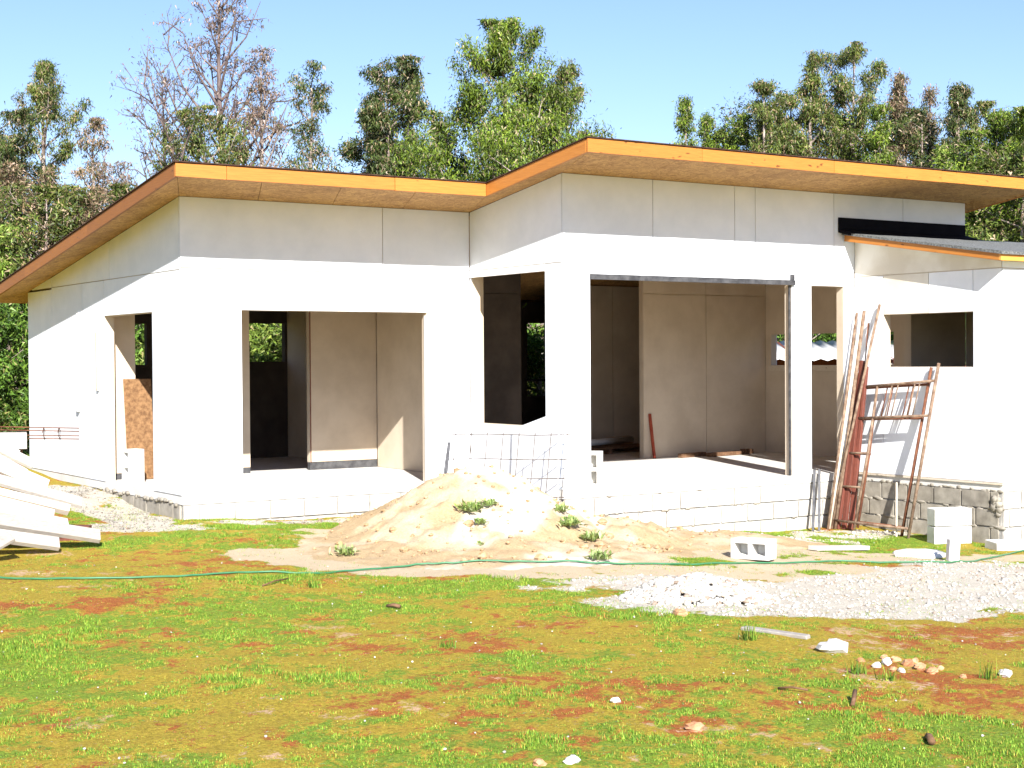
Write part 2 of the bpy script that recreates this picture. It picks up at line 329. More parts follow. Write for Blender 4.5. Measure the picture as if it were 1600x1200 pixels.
# left wall, rising to the roof slope
w = Wall('wall', 'v', 0.0, 1, M['board'])
D0, D1, DH, LJ = .82, 2.39, 1.925, 2.344
v0 = .0125
w.both(v0, D0, 0, LJ).core(D0, D1, DH, LJ).panel(D0, D1, DH, LJ).core(D1, L_, 0, 2.32).panel(D1, 3.18, 0, LJ).panel(3.18, 4.40, 0, LJ).panel(4.40, L_, 0, LJ-.02)
ve = (H_-LJ)/S_-.02
w.core(v0, ve, LJ, wtop(v0), wtop(ve)).panel(v0, 2.19, LJ, wtop(v0), wtop(2.19)).panel(2.19, 4.40, LJ, wtop(2.19), wtop(4.40)).panel(4.40, ve, LJ, wtop(4.40), wtop(ve)+.012)
wall_left = w.done()
# wall that faces left between the two blocks, with its window
w = Wall('wall', 'v', A_, 1, M['board'])
q0, q1, qz0, qz1 = -1.525, -.035, .66, 2.35
b0 = B_+.0125
w.both(b0, q0, 0, 2.42).both(q1, -.001, 0, 2.42).core(q0, q1, 0, qz0).panel(q0, q1, 0, qz0).core(q0, q1, qz1, 2.42)
w.core(b0, 0, 2.42, wtop(b0), wtop(0)).panel(b0, -.001, 2.42, wtop(b0), wtop(-.001))
wall_recess = w.done()
MB().box(A_-.02, A_-.002, q0-.02, q1+.02, qz1-.01, 2.415).build('lintel_trim', M['pvc'], wall_recess)
# front wall of the right block
w = Wall('wall', 'u', B_, 1, M['board'])
HB = wtop(B_); o0, o1, oz = 3.89, 6.83, 2.30; e0, e1, ez = 7.15, 7.685, 2.245
w.core(A_+.013, o0, 0, 2.42).panel(A_, o0, 0, 2.42).both(o1, e0, 0, 2.42).both(e1, D_-.001, 0, 2.42)
w.core(o0, o1, oz, 2.42).panel(o0, 5.35, oz, 2.42).panel(5.35, o1, oz, 2.42).core(e0, e1, ez, 2.42).panel(e0, e1, ez, 2.42)
w.core(A_+.013, C_-.013, 2.42, HB); js = [A_, 4.749, 5.945, 6.259, 7.524, 8.72, C_]
for i in range(6): w.panel(js[i], js[i+1], 2.42, HB)
w.core(D_+.125, 8.36, 0, 2.42, out=False).core(8.86, C_, 0, 2.42, out=False).core(8.36, 8.86, 2.1, 2.42, out=False)
wall_front_right = w.done()
MB().box(o0-.01, o1+.03, B_-.035, B_-.003, 2.245, 2.30).build('steel_lintel', M['steel_dark'], wall_front_right)
MB().box(6.80, 6.826, B_+.01, B_+.03, 0, 2.245).build('steel_post', M['steel_dark'], wall_front_right)
MB().box(6.80, 6.85, B_-.03, B_-.003, 2.302, 2.37).build('steel_bracket', M['steel_dark'], wall_front_right)
MB().box(2.935, 2.965, -.012, .05, 0, 1.90).build('window_channel', M['pvc'], wall_front_left)
# end wall on the right, back wall, both with window holes
w = Wall('wall', 'v', C_, -1, M['board'])
g0, g1 = -.75, 1.63
w.core(B_+.12, g0, 0, wtop(B_+.12), wtop(g0)).core(g1, L_-.001, 0, wtop(g1), wtop(L_)).core(g0, g1, 0, 1.20).core(g0, g1, 1.735, wtop(g0), wtop(g1))
w.panel(B_+.02, g0, 0, wtop(B_), wtop(g0)).panel(g1, L_, 0, wtop(g1), wtop(L_)).panel(g0, g1, 0, 1.20).panel(g0, g1, 1.735, wtop(g0), wtop(g1)); we = w.done()
MB().box(C_-.17, C_+.02, g0+.002, g1-.002, 1.202, 1.285).build('window_sill', M['timber'], we)
w = Wall('wall', 'u', L_, -1, M['board_shaded']); TB = wtop(L_)-.005
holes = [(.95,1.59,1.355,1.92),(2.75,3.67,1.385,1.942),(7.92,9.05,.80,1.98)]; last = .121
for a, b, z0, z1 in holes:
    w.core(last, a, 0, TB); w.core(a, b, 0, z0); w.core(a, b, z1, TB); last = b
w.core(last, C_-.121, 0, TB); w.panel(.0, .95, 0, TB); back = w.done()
mb = MB(); mb.box(7.92, 9.05, L_-.09, L_-.05, 1.04, 1.075).box(8.30, 8.325, L_-.09, L_-.05, .80, 1.04).box(8.30, 8.325, L_-.09, L_-.05, 1.075, 1.98); mb.build('window_bars', M['steel_dark'], back)
# partitions inside
def part_wall(*rects):
    w_ = Wall('partition_wall', *rects[0]); 
    for r in rects[1:]:                                        # lining boards with open seams on the side that faces the yard
        s0, s1, z0, t0 = r[:4]; t1 = r[4] if len(r) > 4 else t0; n_ = max(1, round((s1-s0)/1.2)); w_.core(s0, s1, z0, t0, t1)
        for i in range(n_):
            a, b = s0+(s1-s0)*i/n_, s0+(s1-s0)*(i+1)/n_; ta, tb_ = t0+(t1-t0)*i/n_, t0+(t1-t0)*(i+1)/n_
            if min(ta, tb_) > 2.33 and z0 < 2: w_.panel(a, b, z0, 2.30, mat=rects[0][3]).panel(a, b, 2.30, ta, tb_, mat=rects[0][3])
            else: w_.panel(a, b, z0, ta, tb_, mat=rects[0][3])
    return w_.done()
def rt(v): return wtop(v)-.01
pw = part_wall(('u', 2.6, 1, M['board'], .09), (.121, .45, .07, rt(2.69)), (.45, 1.90, 2.05, rt(2.69)), (1.80, 1.915, .07, 2.05), (2.735, 3.70, .10, rt(2.69)), (1.90, 2.735, 2.05, rt(2.69)))
pl = MB().box(.122, .45, 2.61, 2.68, 0, .07); pl.build('sole_plate', M['steel_dark'], pw)
MB().box(2.735, 3.70, 2.612, 2.68, 0, .10).build('sole_plate', M['steel_dark'], pw)
MB().box(1.80, 1.915, 2.612, 2.68, 0, .07).build('sole_plate', M['steel_dark'], pw)
MB().box(2.735, 2.75, 2.598, 2.60, .10, 2.05).build('door_edge_trim', M['redwood'], pw)
part_wall(('v', 3.70, 1, M['board'], .09), (.125, 2.595, 0, rt(.125), rt(2.6)), (2.70, L_-.125, 0, rt(2.69), rt(L_)))
part_wall(('u', 2.6, 1, M['board_shaded'], .09), (3.80, 5.98, 0, rt(2.69)))
pw2 = part_wall(('u', 1.74, 1, M['board'], .09), (7.45, C_-.125, 0, rt(1.83)))
part_wall(('u', 3.9, 1, M['board'], .09), (7.36, C_-.125, 0, rt(3.99)))
# floor slab: outline of the house
slab = MB(); slab.box(.01, 3.53, .01, L_-.01, -.095, 0).box(3.53, C_-.01, B_+.01, L_-.01, -.095, 0).box(C_-.01, 12.4, E_+.01, 0, -.095, -.001).box(D_+.01, C_-.01, E_+.01, B_+.01, -.095, 0)
slab = slab.build('floor_slab', M['slab'], house)
# ground-floor block courses: a recessed mortar core with single blocks proud of it
core = MB(); ins = .022
core.box(ins, 3.56, ins, L_-ins, -.9, -.096).box(3.56, C_-ins, B_+ins, L_-ins, -.9, -.097).box(D_+ins, 12.4, E_+ins, B_+ins, -.9, -.098)
found = core.build('foundation', M['mortar'], house)
bm_box = MB().box(-.5, .5, -.5, .5, -.5, .5); bme = bpy.data.meshes.new('concrete_block'); bme.from_pydata(bm_box.V, [], bm_box.F); bme.materials.append(M['block'])
import bmesh as _bm
_b = _bm.new(); _b.from_mesh(bme); _bm.ops.bevel(_b, geom=list(_b.edges), offset=.018, segments=1, affect='EDGES'); _b.to_mesh(bme); _b.free()
bme2 = bme.copy(); bme2.materials.clear(); bme2.materials.append(M['block_dim'])
def lay(along, o, s0, s1, courses, offs, gap=.020, data=None):
    for k in range(courses):
        zt = -.095-.2*k; s = s0; first = True; e = []
        off = offs[k % len(offs)]
        if off > 0: e.append((s0, s0+off))
        s = s0+off
        while s < s1-.05: e.append((s, min(s+.4, s1))); s += .4
        for a, b in e:
            if b-a < .06: continue
            o_ = bpy.data.objects.new('concrete_block', data or bme); COL.objects.link(o_); L = b-a-gap
            jit = random.uniform(-.004, .004); c = (a+b)/2
            o_.scale = (L, .05, .2-gap) if along == 'u' else (.05, L, .2-gap)
            o_.location = (c, o+.024+jit, zt-.1) if along == 'u' else (o+.024+jit, c, zt-.1)
            o_.rotation_euler = (0, 0, random.uniform(-.006, .006)); adopt(o_, found)
lay('u', .004, .012, A_, 2, [.18, .34])
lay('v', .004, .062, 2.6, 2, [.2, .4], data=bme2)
lay('v', A_+.004, B_+.06, -.05, 2, [.2, .0])
lay('u', B_+.004, A_+.012, D_, 4, [.39, .19])
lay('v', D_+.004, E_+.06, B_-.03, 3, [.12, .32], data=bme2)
lay('u', E_+.004, D_+.012, 9.6, 3, [.3, .1])
# squeezed-out mortar on the lean-to foundation
mo = MB()
def lump(mb, c, r, seed, sq=(1,1,1), n=7, m=5):
    rr = random.Random(seed); V_ = [(c[0], c[1], c[2]-r*sq[2])]
    for i in range(1, m):
        ph = math.pi*i/m
        for k in range(n):
            t = 2*math.pi*k/n+.3*i; f = r*rr.uniform(.72, 1.18); V_.append((c[0]+f*sq[0]*math.sin(ph)*math.cos(t), c[1]+f*sq[1]*math.sin(ph)*math.sin(t), c[2]-f*sq[2]*math.cos(ph)))
    V_.append((c[0], c[1], c[2]+r*sq[2])); F_ = [(0, 1+(k+1) % n, 1+k) for k in range(n)]
    for i in range(m-2):
        for k in range(n): a = 1+i*n+k; b = 1+i*n+(k+1) % n; F_.append((a, b, b+n, a+n))
    last_ = len(V_)-1; F_ += [(last_, 1+(m-2)*n+k, 1+(m-2)*n+(k+1) % n) for k in range(n)]; mb.add(V_, F_)
for k in range(3):
    z = -.095-.2*k; v = E_+.05
    while v < B_-.05:
        if random.random() < .6: lump(mo, (D_+.012, v, z+random.uniform(-.012, .012)), random.uniform(.010, .036), random.random(), (.5, random.uniform(1, 3), .7))
        v += random.uniform(.03, .075)
for i in range(10): lump(mo, (D_, E_+random.uniform(.04,.14), -.17-.018*i+random.uniform(-.02,.02)), random.uniform(.03,.05), i, (.7,1.2,1))
for k in range(26): lump(mo, (random.uniform(3.9, 7.5), B_, -.095-.2*random.choice([0,1,1,2])), random.uniform(.012, .022), k, (1.8, .8, .7))
for k in range(30): lump(mo, (0, random.uniform(.1, 2.6), -.09+random.uniform(-.02, .015)), random.uniform(.015, .035), k, (.8, 1.8, .8))
mo = mo.build('mortar_lumps', M['block_dim'], house, True); mo['kind'] = 'stuff'
# lean-to in front on the right
w = Wall('wall', 'v', D_, 1, M['board'])
k0, k1, kz0, kz1 = -3.65, -2.32, 1.277, 1.893; ZJ = 2.363
def rz(v): return 2.80+(v-B_)*.158 - .012                      # underside of the lean-to rake
c1 = E_+.0125
w.both(c1, k0, 0, ZJ).both(k1, B_-.002, 0, ZJ).core(k0, k1, 0, kz0).panel(k0, -3.01, 0, kz0).panel(-3.01, k1, 0, kz0).core(k0, k1, kz1, ZJ).panel(k0, -3.01, kz1, ZJ).panel(-3.01, k1, kz1, ZJ, mat=M['panel_raw'])
w.core(c1, B_-.002, ZJ, rz(c1), rz(B_)).panel(c1, B_-.002, ZJ, rz(c1), rz(B_), mat=M['panel_raw'])
wall_wing = w.done()
MB().box(D_-.012, D_+.03, E_+.0, B_-.01, -.022, -.002).build('base_trim', M['timber'], wall_wing)
w = Wall('wall', 'u', E_, 1, M['board']); RF = rz(E_)
w.core(D_+.013, 12.4, 0, RF)
for a, b in ((D_, 9.06), (9.06, 10.28), (10.28, 11.5), (11.5, 12.4)): w.panel(a, b, 0, 2.36).panel(a, b, 2.36, RF)
w.done()
w = Wall('wall', 'v', 12.52, -1, M['board']); w.both(E_+.02, B_, 0, RF, rz(B_)); w.done()
w = Wall('wall', 'u', B_, -1, M['board']); w.both(C_+.002, 12.4, 0, rz(B_)); w.done()
# ---- the big roof
def zf(v): return H_-S_*v+FZ                                   # fascia underside
VB = L_+.33; UR = C_+.18; UI = A_-OS; UL = -OS; VF1 = -OF; VF2 = B_-OF
def rtop(v): return zf(v)+FT+.004
R_ = MB()
def slabq(u0, u1, v_0, v_1, dz0, dz1):
    R_.hexa([(u0,v_0,rtop(v_0)+dz0),(u1,v_0,rtop(v_0)+dz0),(u1,v_1,rtop(v_1)+dz0),(u0,v_1,rtop(v_1)+dz0)], [(u0,v_0,rtop(v_0)+dz1),(u1,v_0,rtop(v_0)+dz1),(u1,v_1,rtop(v_1)+dz1),(u0,v_1,rtop(v_1)+dz1)])
slabq(UL-.015, UI-.016, VF1-.015, VB+.015, 0, .011); slabq(UI-.015, UR+.015, VF2-.015, VB+.015, 0, .011)
roof = R_.build('roof', M['felt_dark'], house)
# roof deck underside, seen through the openings
deck = MB()
for (a, b, c, d) in ((.13, A_-.02, .13, L_-.13), (A_+.13, C_-.13, B_+.13, L_-.13)):
    deck.hexa([(a,c,wtop(c)-.004),(b,c,wtop(c)-.004),(b,d,wtop(d)-.004),(a,d,wtop(d)-.004)], [(a,c,wtop(c)+.008),(b,c,wtop(c)+.008),(b,d,wtop(d)+.008),(a,d,wtop(d)+.008)])
deck.build('ceiling_board', M['osb'], roof)
def fascia_u(u0, u1, v, mat, cut):                             # a run of boards along the front
    xs = [u0]+cut+[u1]
    for a, b in zip(xs[:-1], xs[1:]):
        a += .003; b -= .003; w1, w2 = random.uniform(-.004, .004), random.uniform(-.004, .004)
        MB().hexa([(a,v+w1,zf(v)+w1),(b,v+w2,zf(v)+w2),(b,v+.028,zf(v+.028)+w2),(a,v+.028,zf(v+.028)+w1)], [(a,v+w1,zf(v)+FT),(b,v+w2,zf(v)+FT),(b,v+.028,zf(v+.028)+FT),(a,v+.028,zf(v+.028)+FT)]).build('fascia_board', mat, roof)
def fascia_v(u, th, v_0, v_1, mat, cut=()):
    xs = [v_0]+list(cut)+[v_1]
    for a, b in zip(xs[:-1], xs[1:]):
        MB().hexa([(u,a+.001,zf(a)),(u+th,a+.001,zf(a)),(u+th,b-.001,zf(b)),(u,b-.001,zf(b))], [(u,a+.001,zf(a)+FT),(u+th,a+.001,zf(a)+FT),(u+th,b-.001,zf(b)+FT),(u,b-.001,zf(b)+FT)]).build('fascia_board', mat, roof)
fascia_u(UL, UI, VF1, M['fascia'], [.075, 1.95]); fascia_u(UI, UR, VF2, M['fascia'], [4.55, 6.45, 8.2])
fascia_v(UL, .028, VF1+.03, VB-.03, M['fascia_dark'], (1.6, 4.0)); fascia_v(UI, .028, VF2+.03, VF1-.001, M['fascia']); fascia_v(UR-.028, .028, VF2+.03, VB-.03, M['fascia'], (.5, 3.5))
fascia_u(UL, UR, VB-.028, M['fascia'], [2.0, 5.0])
def soffit(p, q, p2, q2, n):                                   # outer edge p-q, wall edge p2-q2, cut into n boards
    p, q, p2, q2 = [np.array(x) for x in (p, q, p2, q2)]; g = .003/max(.1, np.linalg.norm(q-p)); zt = np.array([0,0,.012])
    for i in range(n):
        a, b = i/n+g, (i+1)/n-g; P = [p+(q-p)*a, p+(q-p)*b, p2+(q2-p2)*b, p2+(q2-p2)*a]
        if np.cross((P[1]-P[0])[:2], (P[3]-P[0])[:2]) < 0: P = P[::-1]
        MB().hexa(P, [x+zt for x in P]).build('soffit_board', M['osb'], roof)
e = .028
soffit((UL+e,VF1+e,zf(VF1)+.004), (UI+e,VF1+e,zf(VF1)+.004), (0,0,H_), (A_,0,H_), 4)
soffit((UI+e,VF2+e,zf(VF2)+.004), (UI+e,VF1+e,zf(VF1)+.004), (A_,B_,HB), (A_,0,H_), 2)
soffit((UI+e,VF2+e,zf(VF2)+.004), (UR-e,VF2+e,zf(VF2)+.004), (A_,B_,HB), (C_,B_,HB), 6)
soffit((UL+e,VF1+e,zf(VF1)+.004), (UL+e,VB-e,zf(VB)+.004), (0,0,H_), (0,L_,wtop(L_)), 5)
soffit((UR-e,VF2+e,zf(VF2)+.004), (UR-e,VB-e,zf(VB)+.004), (C_,B_,HB), (C_,L_,wtop(L_)), 6)
soffit((UL+e,VB-e,zf(VB)+.004), (UR-e,VB-e,zf(VB)+.004), (0,L_,wtop(L_)), (C_,L_,wtop(L_)), 8)
# ---- the lean-to roof, its boards and the black flashing
UW0, VW0 = D_-.20, E_-.14
def lz(v): return 2.868+(v-B_)*.158
lr = MB(); nu, nv = 34, 16; us = np.linspace(UW0-.02, 12.75, nu); vs = np.linspace(VW0-.03, B_-.004, nv); base = []
for t in (0, 1):
    for i, u in enumerate(us):
        for j, v in enumerate(vs): base.append((u, v, lz(v)+(.03 if t else .001)+.006*float(vnoise(u*6, v*6, 8))*t))
Fq = []
for i in range(nu-1):
    for j in range(nv-1):
        a = i*nv+j; Fq.append((a, a+1, a+nv+1, a+nv)); a += nu*nv; Fq.append((a, a+nv, a+nv+1, a+1))
for i in range(nu-1):
    for j in (0, nv-1): a = i*nv+j; Fq.append((a, a+nv, a+nv+nu*nv, a+nu*nv))
for j in range(nv-1):
    for i in (0, nu-1): a = i*nv+j; Fq.append((a, a+1, a+1+nu*nv, a+nu*nv))
leanto = meshobj('lean_to_roof', base, Fq, M['felt'], house)
def lbar(u0, u1, v_0, v_1, h, mat, nm): MB().hexa([(u0,v_0,lz(v_0)-h),(u1,v_0,lz(v_0)-h),(u1,v_1,lz(v_1)-h),(u0,v_1,lz(v_1)-h)], [(u0,v_0,lz(v_0)),(u1,v_0,lz(v_0)),(u1,v_1,lz(v_1)),(u0,v_1,lz(v_1))]).build(nm, mat, leanto)
lbar(UW0, UW0+.03, VW0+.032, B_-.03, .072, M['fascia'], 'rake_board'); lbar(UW0-.002, 10.3, VW0, VW0+.03, .07, M['fascia_pale'], 'fascia_board'); lbar(10.302, 12.7, VW0, VW0+.03, .07, M['fascia_pale'], 'fascia_board')
lbar(UW0+.031, D_-.001, VW0+.032, B_-.03, .06, M['panel'], 'soffit_board'); lbar(D_, 12.6, VW0+.032, E_-.001, .06, M['panel'], 'soffit_board')
fl = MB(); fl.box(7.59, C_-.02, B_-.02, B_-.003, 2.93, 3.075)
fl.hexa([(7.59,B_-.16,lz(B_-.16)+.012),(C_+.05,B_-.16,lz(B_-.16)+.012),(C_+.05,B_-.004,2.895),(7.59,B_-.004,2.895)], [(7.59,B_-.16,lz(B_-.16)+.05),(C_+.05,B_-.16,lz(B_-.16)+.05),(C_+.05,B_-.004,2.94),(7.59,B_-.004,2.94)])
fl.build('flashing', M['flash'], leanto)
# small things fixed on the left wall
MB().box(-.022, -.001, 3.30, 3.335, .83, 1.99).build('conduit_strip', M['pvc'], wall_left)
MB().box(-.045, -.012, 3.28, 3.35, .80, .86).build('conduit_box', M['pvc'], wall_left)
MB().box(-.03, -.001, 2.57, 2.62, 1.06, 1.74).build('batten', M['timber'], wall_left)

# ------------------------------------------------------------------ things inside the house
def leaning(name, p, q, w_, t, mat, label, cat, up=(0,0,1), group=None):
    return tag(MB().bar(p, q, w_, t, up).build(name, mat, None, bevel=.003), label, cat, group)
leaning('osb_sheet', (.46, 2.44, .005), (.46, 2.585, 1.19), .34, .012, M['osb_brown'], 'brown strand-board sheet leaning inside the left side doorway', 'board', (0,1,0))
def hollow_block(name, label, loc, rz_=0.0, upright=False, mat=None, cat='block', group=None, lx=.39, ly=.19, lz_=.19):
    """hollow concrete block: three webs, two face shells, cores open at one end, an added plate at the other; local X long, Z the open way"""
    root = thing(name, label, cat, loc, group, world=False); mb = MB(); x, y, z = lx/2, ly/2, lz_; t = .04
    xs = [-x, -x+t, -t/2, t/2, x-t, x]; ys = [-y, -y+t, y-t, y]; top = {}; V_ = []; F_ = []
    for zz in (0, z):
        for a in xs:
            for b in ys: V_.append((a, b, zz))
    n = 24
    def idx(i, j, k): return k*n+i*4+j
    solid = [[not (i in (1, 3) and j == 1) for j in range(3)] for i in range(5)]
    for i in range(5):
        for j in range(3):
            if solid[i][j]:
                F_.append((idx(i,j,1), idx(i+1,j,1), idx(i+1,j+1,1), idx(i,j+1,1))); F_.append((idx(i,j,0), idx(i,j+1,0), idx(i+1,j+1,0), idx(i+1,j,0)))
                for (di, dj, e1, e2) in ((-1,0,(i,j+1),(i,j)), (1,0,(i+1,j),(i+1,j+1)), (0,-1,(i,j),(i+1,j)), (0,1,(i+1,j+1),(i,j+1))):
                    ii, jj = i+di, j+dj
                    if not (0 <= ii < 5 and 0 <= jj < 3 and solid[ii][jj]): F_.append((idx(*e1,0), idx(*e2,0), idx(*e2,1), idx(*e1,1)))
    k_ = len(V_); e_ = .006
    V_ += [(-x+t*.5,-y+t*.5,e_),(x-t*.5,-y+t*.5,e_),(x-t*.5,y-t*.5,e_),(-x+t*.5,y-t*.5,e_),(-x+t*.5,-y+t*.5,.03),(x-t*.5,-y+t*.5,.03),(x-t*.5,y-t*.5,.03),(-x+t*.5,y-t*.5,.03)]
    F_ += [(k_+3,k_+2,k_+1,k_),(k_+4,k_+5,k_+6,k_+7)]  # added end plate, stops light passing through so the cores look dark
    if upright: V_ = [(b, cc-z/2, a+x) for a, b, cc in V_]         # standing on its end, cores open sideways
    b = meshobj('block_body', V_, F_, mat or M['block_white'], None); b.parent = root
    m = b.modifiers.new('bevel', 'BEVEL'); m.width = .005; m.segments = 1; m.limit_method = 'ANGLE'
    root.rotation_euler = (0, 0, rz_); return root
hollow_block('hollow_block', 'hollow concrete block standing on end in the left side doorway', (.20, 2.02, 0), math.radians(8+90), True)
hollow_block('hollow_block', 'hollow concrete block standing on end at left corner of the wide front opening', (4.03, B_+.16, 0), math.radians(133), True)
leaning('red_stake', (7.56, 1.64, 0), (7.55, 1.73, .62), .035, .035, M['red'], 'thin red steel stake leaning on the inner wall of the wide opening', 'stake')
t_ = [((7.9,1.5,.03),(8.45,1.62,.03),.07,.06), ((8.35,1.42,.03),(9.1,1.55,.03),.09,.05)]
leaning('timber_offcut', *t_[0], M['stick'], 'shorter dark timber offcut on the floor beside red stake', 'timber')
leaning('timber_offcut', *t_[1], M['stick'], 'longer dark timber offcut on the floor below inner wall', 'timber')
tag(MB().tube([(6.9, 2.9, .16), (8.6, 3.5, .16)], .05, 10).build('plastic_pipe', M['pvc'], None, True), 'white plastic pipe lying on dark boards at the back of the room', 'pipe')
pr_ = thing('timber_pallet', 'dark low pallet of boards under the white pipe indoors', 'pallet', (7.7, 3.1, 0))
for k in range(5):
    MB().bar((6.9+.02*k, 2.75+.16*k, .085), (8.6, 3.05+.16*k, .085), .1, .03).build('slat', M['stick'], pr_)
for k in range(3):
    MB().bar((7.0+.7*k, 2.7+.14*k, .035), (6.95+.7*k, 3.5+.14*k, .035), .07, .07).build('bearer', M['stick'], pr_)
MB().box(9.2, 9.35, 1.58, 1.70, 0, .07).build('timber_chock', M['stick'])
tag(bpy.data.objects['timber_chock'], 'small dark wooden chock on the floor in inner right corner', 'timber')

# ------------------------------------------------------------------ sand pile and its weeds
def sand_h(u, v):
    def cone(cx, cy, h, rx, ry, rot=0, p=1.0):
        c, s = math.cos(rot), math.sin(rot); a = ((u-cx)*c+(v-cy)*s)/rx; b = (-(u-cx)*s+(v-cy)*c)/ry; r = np.sqrt(a*a+b*b)
        return h*np.clip(1-np.sqrt(r*r+.012)+.11, -1, 1)**1
    h = np.maximum.reduce([cone(2.42, -2.0, .78, 1.42, 1.4), cone(2.1, -2.8, .17, 1.75, 1.3, -.4), cone(3.3, -2.5, .33, 1.35, .85, -.3), cone(4.4, -2.75, .14, 1.5, .8, -.3), cone(1.2, -2.6, .09, 1.0, .7, -.3)])
    wob = .09*(fbm(u*1.6, v*1.6, 41, 4)-.5)+.10*(fbm(u*5, v*5, 43, 3)-.5)+.045*(fbm(u*15, v*15, 45, 2)-.5)
    return h+wob*smooth(-.1, .2, h)
su = np.arange(-.6, 6.6, .035); sv = np.arange(-5.0, -.02, .035); SU, SV = np.meshgrid(su, sv, indexing='ij'); SH = sand_h(SU, SV)
SZ = G(SU, SV)+np.where(SH > 0, SH, np.maximum(SH*.5, -.06))-.004
inside = ((SV > B_-.01) & (SU > A_-.01)) | (SV > -.01)
Vs = np.stack([SU, SV, SZ], -1).reshape(-1, 3); a_, b_ = SU.shape; I = np.arange(a_*b_).reshape(a_, b_)
Fs = np.stack([I[:-1,:-1], I[1:,:-1], I[1:,1:], I[:-1,1:]], -1).reshape(-1, 4)
keep = ((SH > -.03) & ~inside).reshape(-1)[Fs].all(1); Fs = Fs[keep]
used = np.unique(Fs); remap = -np.ones(a_*b_, int); remap[used] = np.arange(len(used))
lime = ell(SU, SV, 2.05, -2.9, .5, .28, .3)*smooth(.35, .6, fbm(SU*4, SV*4, 47))
lime = np.maximum(lime, .5*smooth(.55, .7, fbm(SU*1.3, SV*1.3, 49)))
colS = np.stack([lime, smooth(.45, .65, fbm(SU*2.2, SV*2.2, 53)), SU*0], -1).reshape(-1, 3)[used]
def sand_mat():
    m, nt, b = nodes('building_sand'); a = nt.nodes.new('ShaderNodeAttribute'); a.attribute_name = 'col'; sp = nt.nodes.new('ShaderNodeSeparateColor'); nt.links.new(a.outputs['Color'], sp.inputs[0])
    p = pos(nt); f = noise(nt, p, 45, 5, .75); c = ramp_mix(nt, f, (.33,.235,.125), (.51,.375,.225), .3, .7)
    c = mixc(nt, sp.outputs['Green'], c, ramp_mix(nt, f, (.42,.32,.20), (.58,.46,.32), .3, .7)); c = mixc(nt, sp.outputs['Red'], c, (.74,.71,.66))
    nt.links.new(c, b.inputs['Base Color']); b.inputs['Roughness'].default_value = .97; b.inputs['Specular IOR Level'].default_value = .1; bump(nt, b, noise(nt, p, 60, 5, .75), .8, .015); return m
sandp = fastmesh('sand_pile', Vs[used], remap[Fs], sand_mat(), col=colS, smooth_=True)
tag(sandp, 'heap of pale yellow building sand in front of the house', 'sand heap')
def surf(u, v): return float(G(u, v)+max(0, float(sand_h(np.array(u), np.array(v)))))
def at_surf(x, y):
    d = ray(x, y); t = 4.0
    while t < 60:
        p = CAM+t*d
        if p[2] < surf(p[0], p[1]): return p
        t += .03
    return CAM+t*d
# clods on the sand
cl = MB()
for k in range(520):
    u, v = random.uniform(.3, 5.0), random.uniform(-4.2, -.8)
    if v > B_ and u > A_: continue
    if float(sand_h(np.array(u), np.array(v))) < .02: continue
    r = random.uniform(.008, .022) if random.random() < .9 else random.uniform(.03, .05); lump(cl, (u, v, surf(u, v)+r*.3), r, k, (1.2, 1, .8), 6, 4)
cl = cl.build('sand_clods', M['brick'] if 0 else simple('sand_clod', (.30,.19,.095), (.46,.33,.20), 20, .95, .4, .005, 60), None); tag(cl, 'small clods of earth scattered over the sand heap', 'clods', kind='stuff')

def leafy(name, label, p, n, size, cols, seed, group=None, up=.35, cat='weed'):
    rr = np.random.default_rng(seed); V_ = []; F_ = []; C_l = []
    for i in range(n):
        az = rr.uniform(0, 2*math.pi); el = rr.uniform(.1, 1.2)*up*2; L = size*rr.uniform(.5, 1.1); w_ = L*rr.uniform(.22, .34)
        b = np.array([rr.normal(0, size*.42), rr.normal(0, size*.42), rr.uniform(0, size*.35)])
        d = np.array([math.cos(az)*math.cos(el), math.sin(az)*math.cos(el), math.sin(el)]); s_ = np.array([-math.sin(az), math.cos(az), rr.uniform(-.3,.3)])
        k = len(V_); mid = b+d*L*.55+np.array([0,0,.04*L]); tip = b+d*L-np.array([0,0,.12*L])
        V_ += [b, mid-s_*w_*.5, tip, mid+s_*w_*.5]; F_.append((k, k+1, k+2, k+3)); c = np.array(cols[rr.integers(len(cols))])*rr.uniform(.75, 1.2); C_l += [c]*4
    root = thing(name, label, cat, p, group, world=False)
    o = fastmesh('leaves', np.array(V_), np.array(F_), M['leaf'], None, np.array(C_l)); o.parent = root
    st = MB().tube([(0,0,-.03), (0,0,size*.35)], [size*.05, size*.02], 5).build('stem', M['stick'], None); st.parent = root
    return root
WC = [(.26,.36,.09), (.34,.42,.14), (.20,.30,.09), (.40,.45,.22)]
weeds = [(735,800,70,.22,'bushy weed growing by the dark crack on the sand heap'), (765,790,40,.16,'pale weed on the white lime streak of the sand heap'), (752,820,40,.15,'weed just below the bushy weed on the sand heap'),
 (877,800,45,.16,'weed on the right shoulder of sand heap below the wire mesh'), (890,822,60,.2,'leafy weed lower down the right flank of sand heap'), (925,845,45,.2,'straggling weed near the hose right of the sand heap'),
 (540,868,40,.2,'low weed on spread sand at the left foot of heap'), (935,875,50,.2,'weed beside the green hose at the right foot of heap'), (750,852,14,.1,'tiny weed seedling low on the front of sand heap')]
for k, (x, y, n, s, lb) in enumerate(weeds): leafy('weed', lb, at_surf(x, y), int(n*2.4), s*.5, WC, 100+k, up=.6)

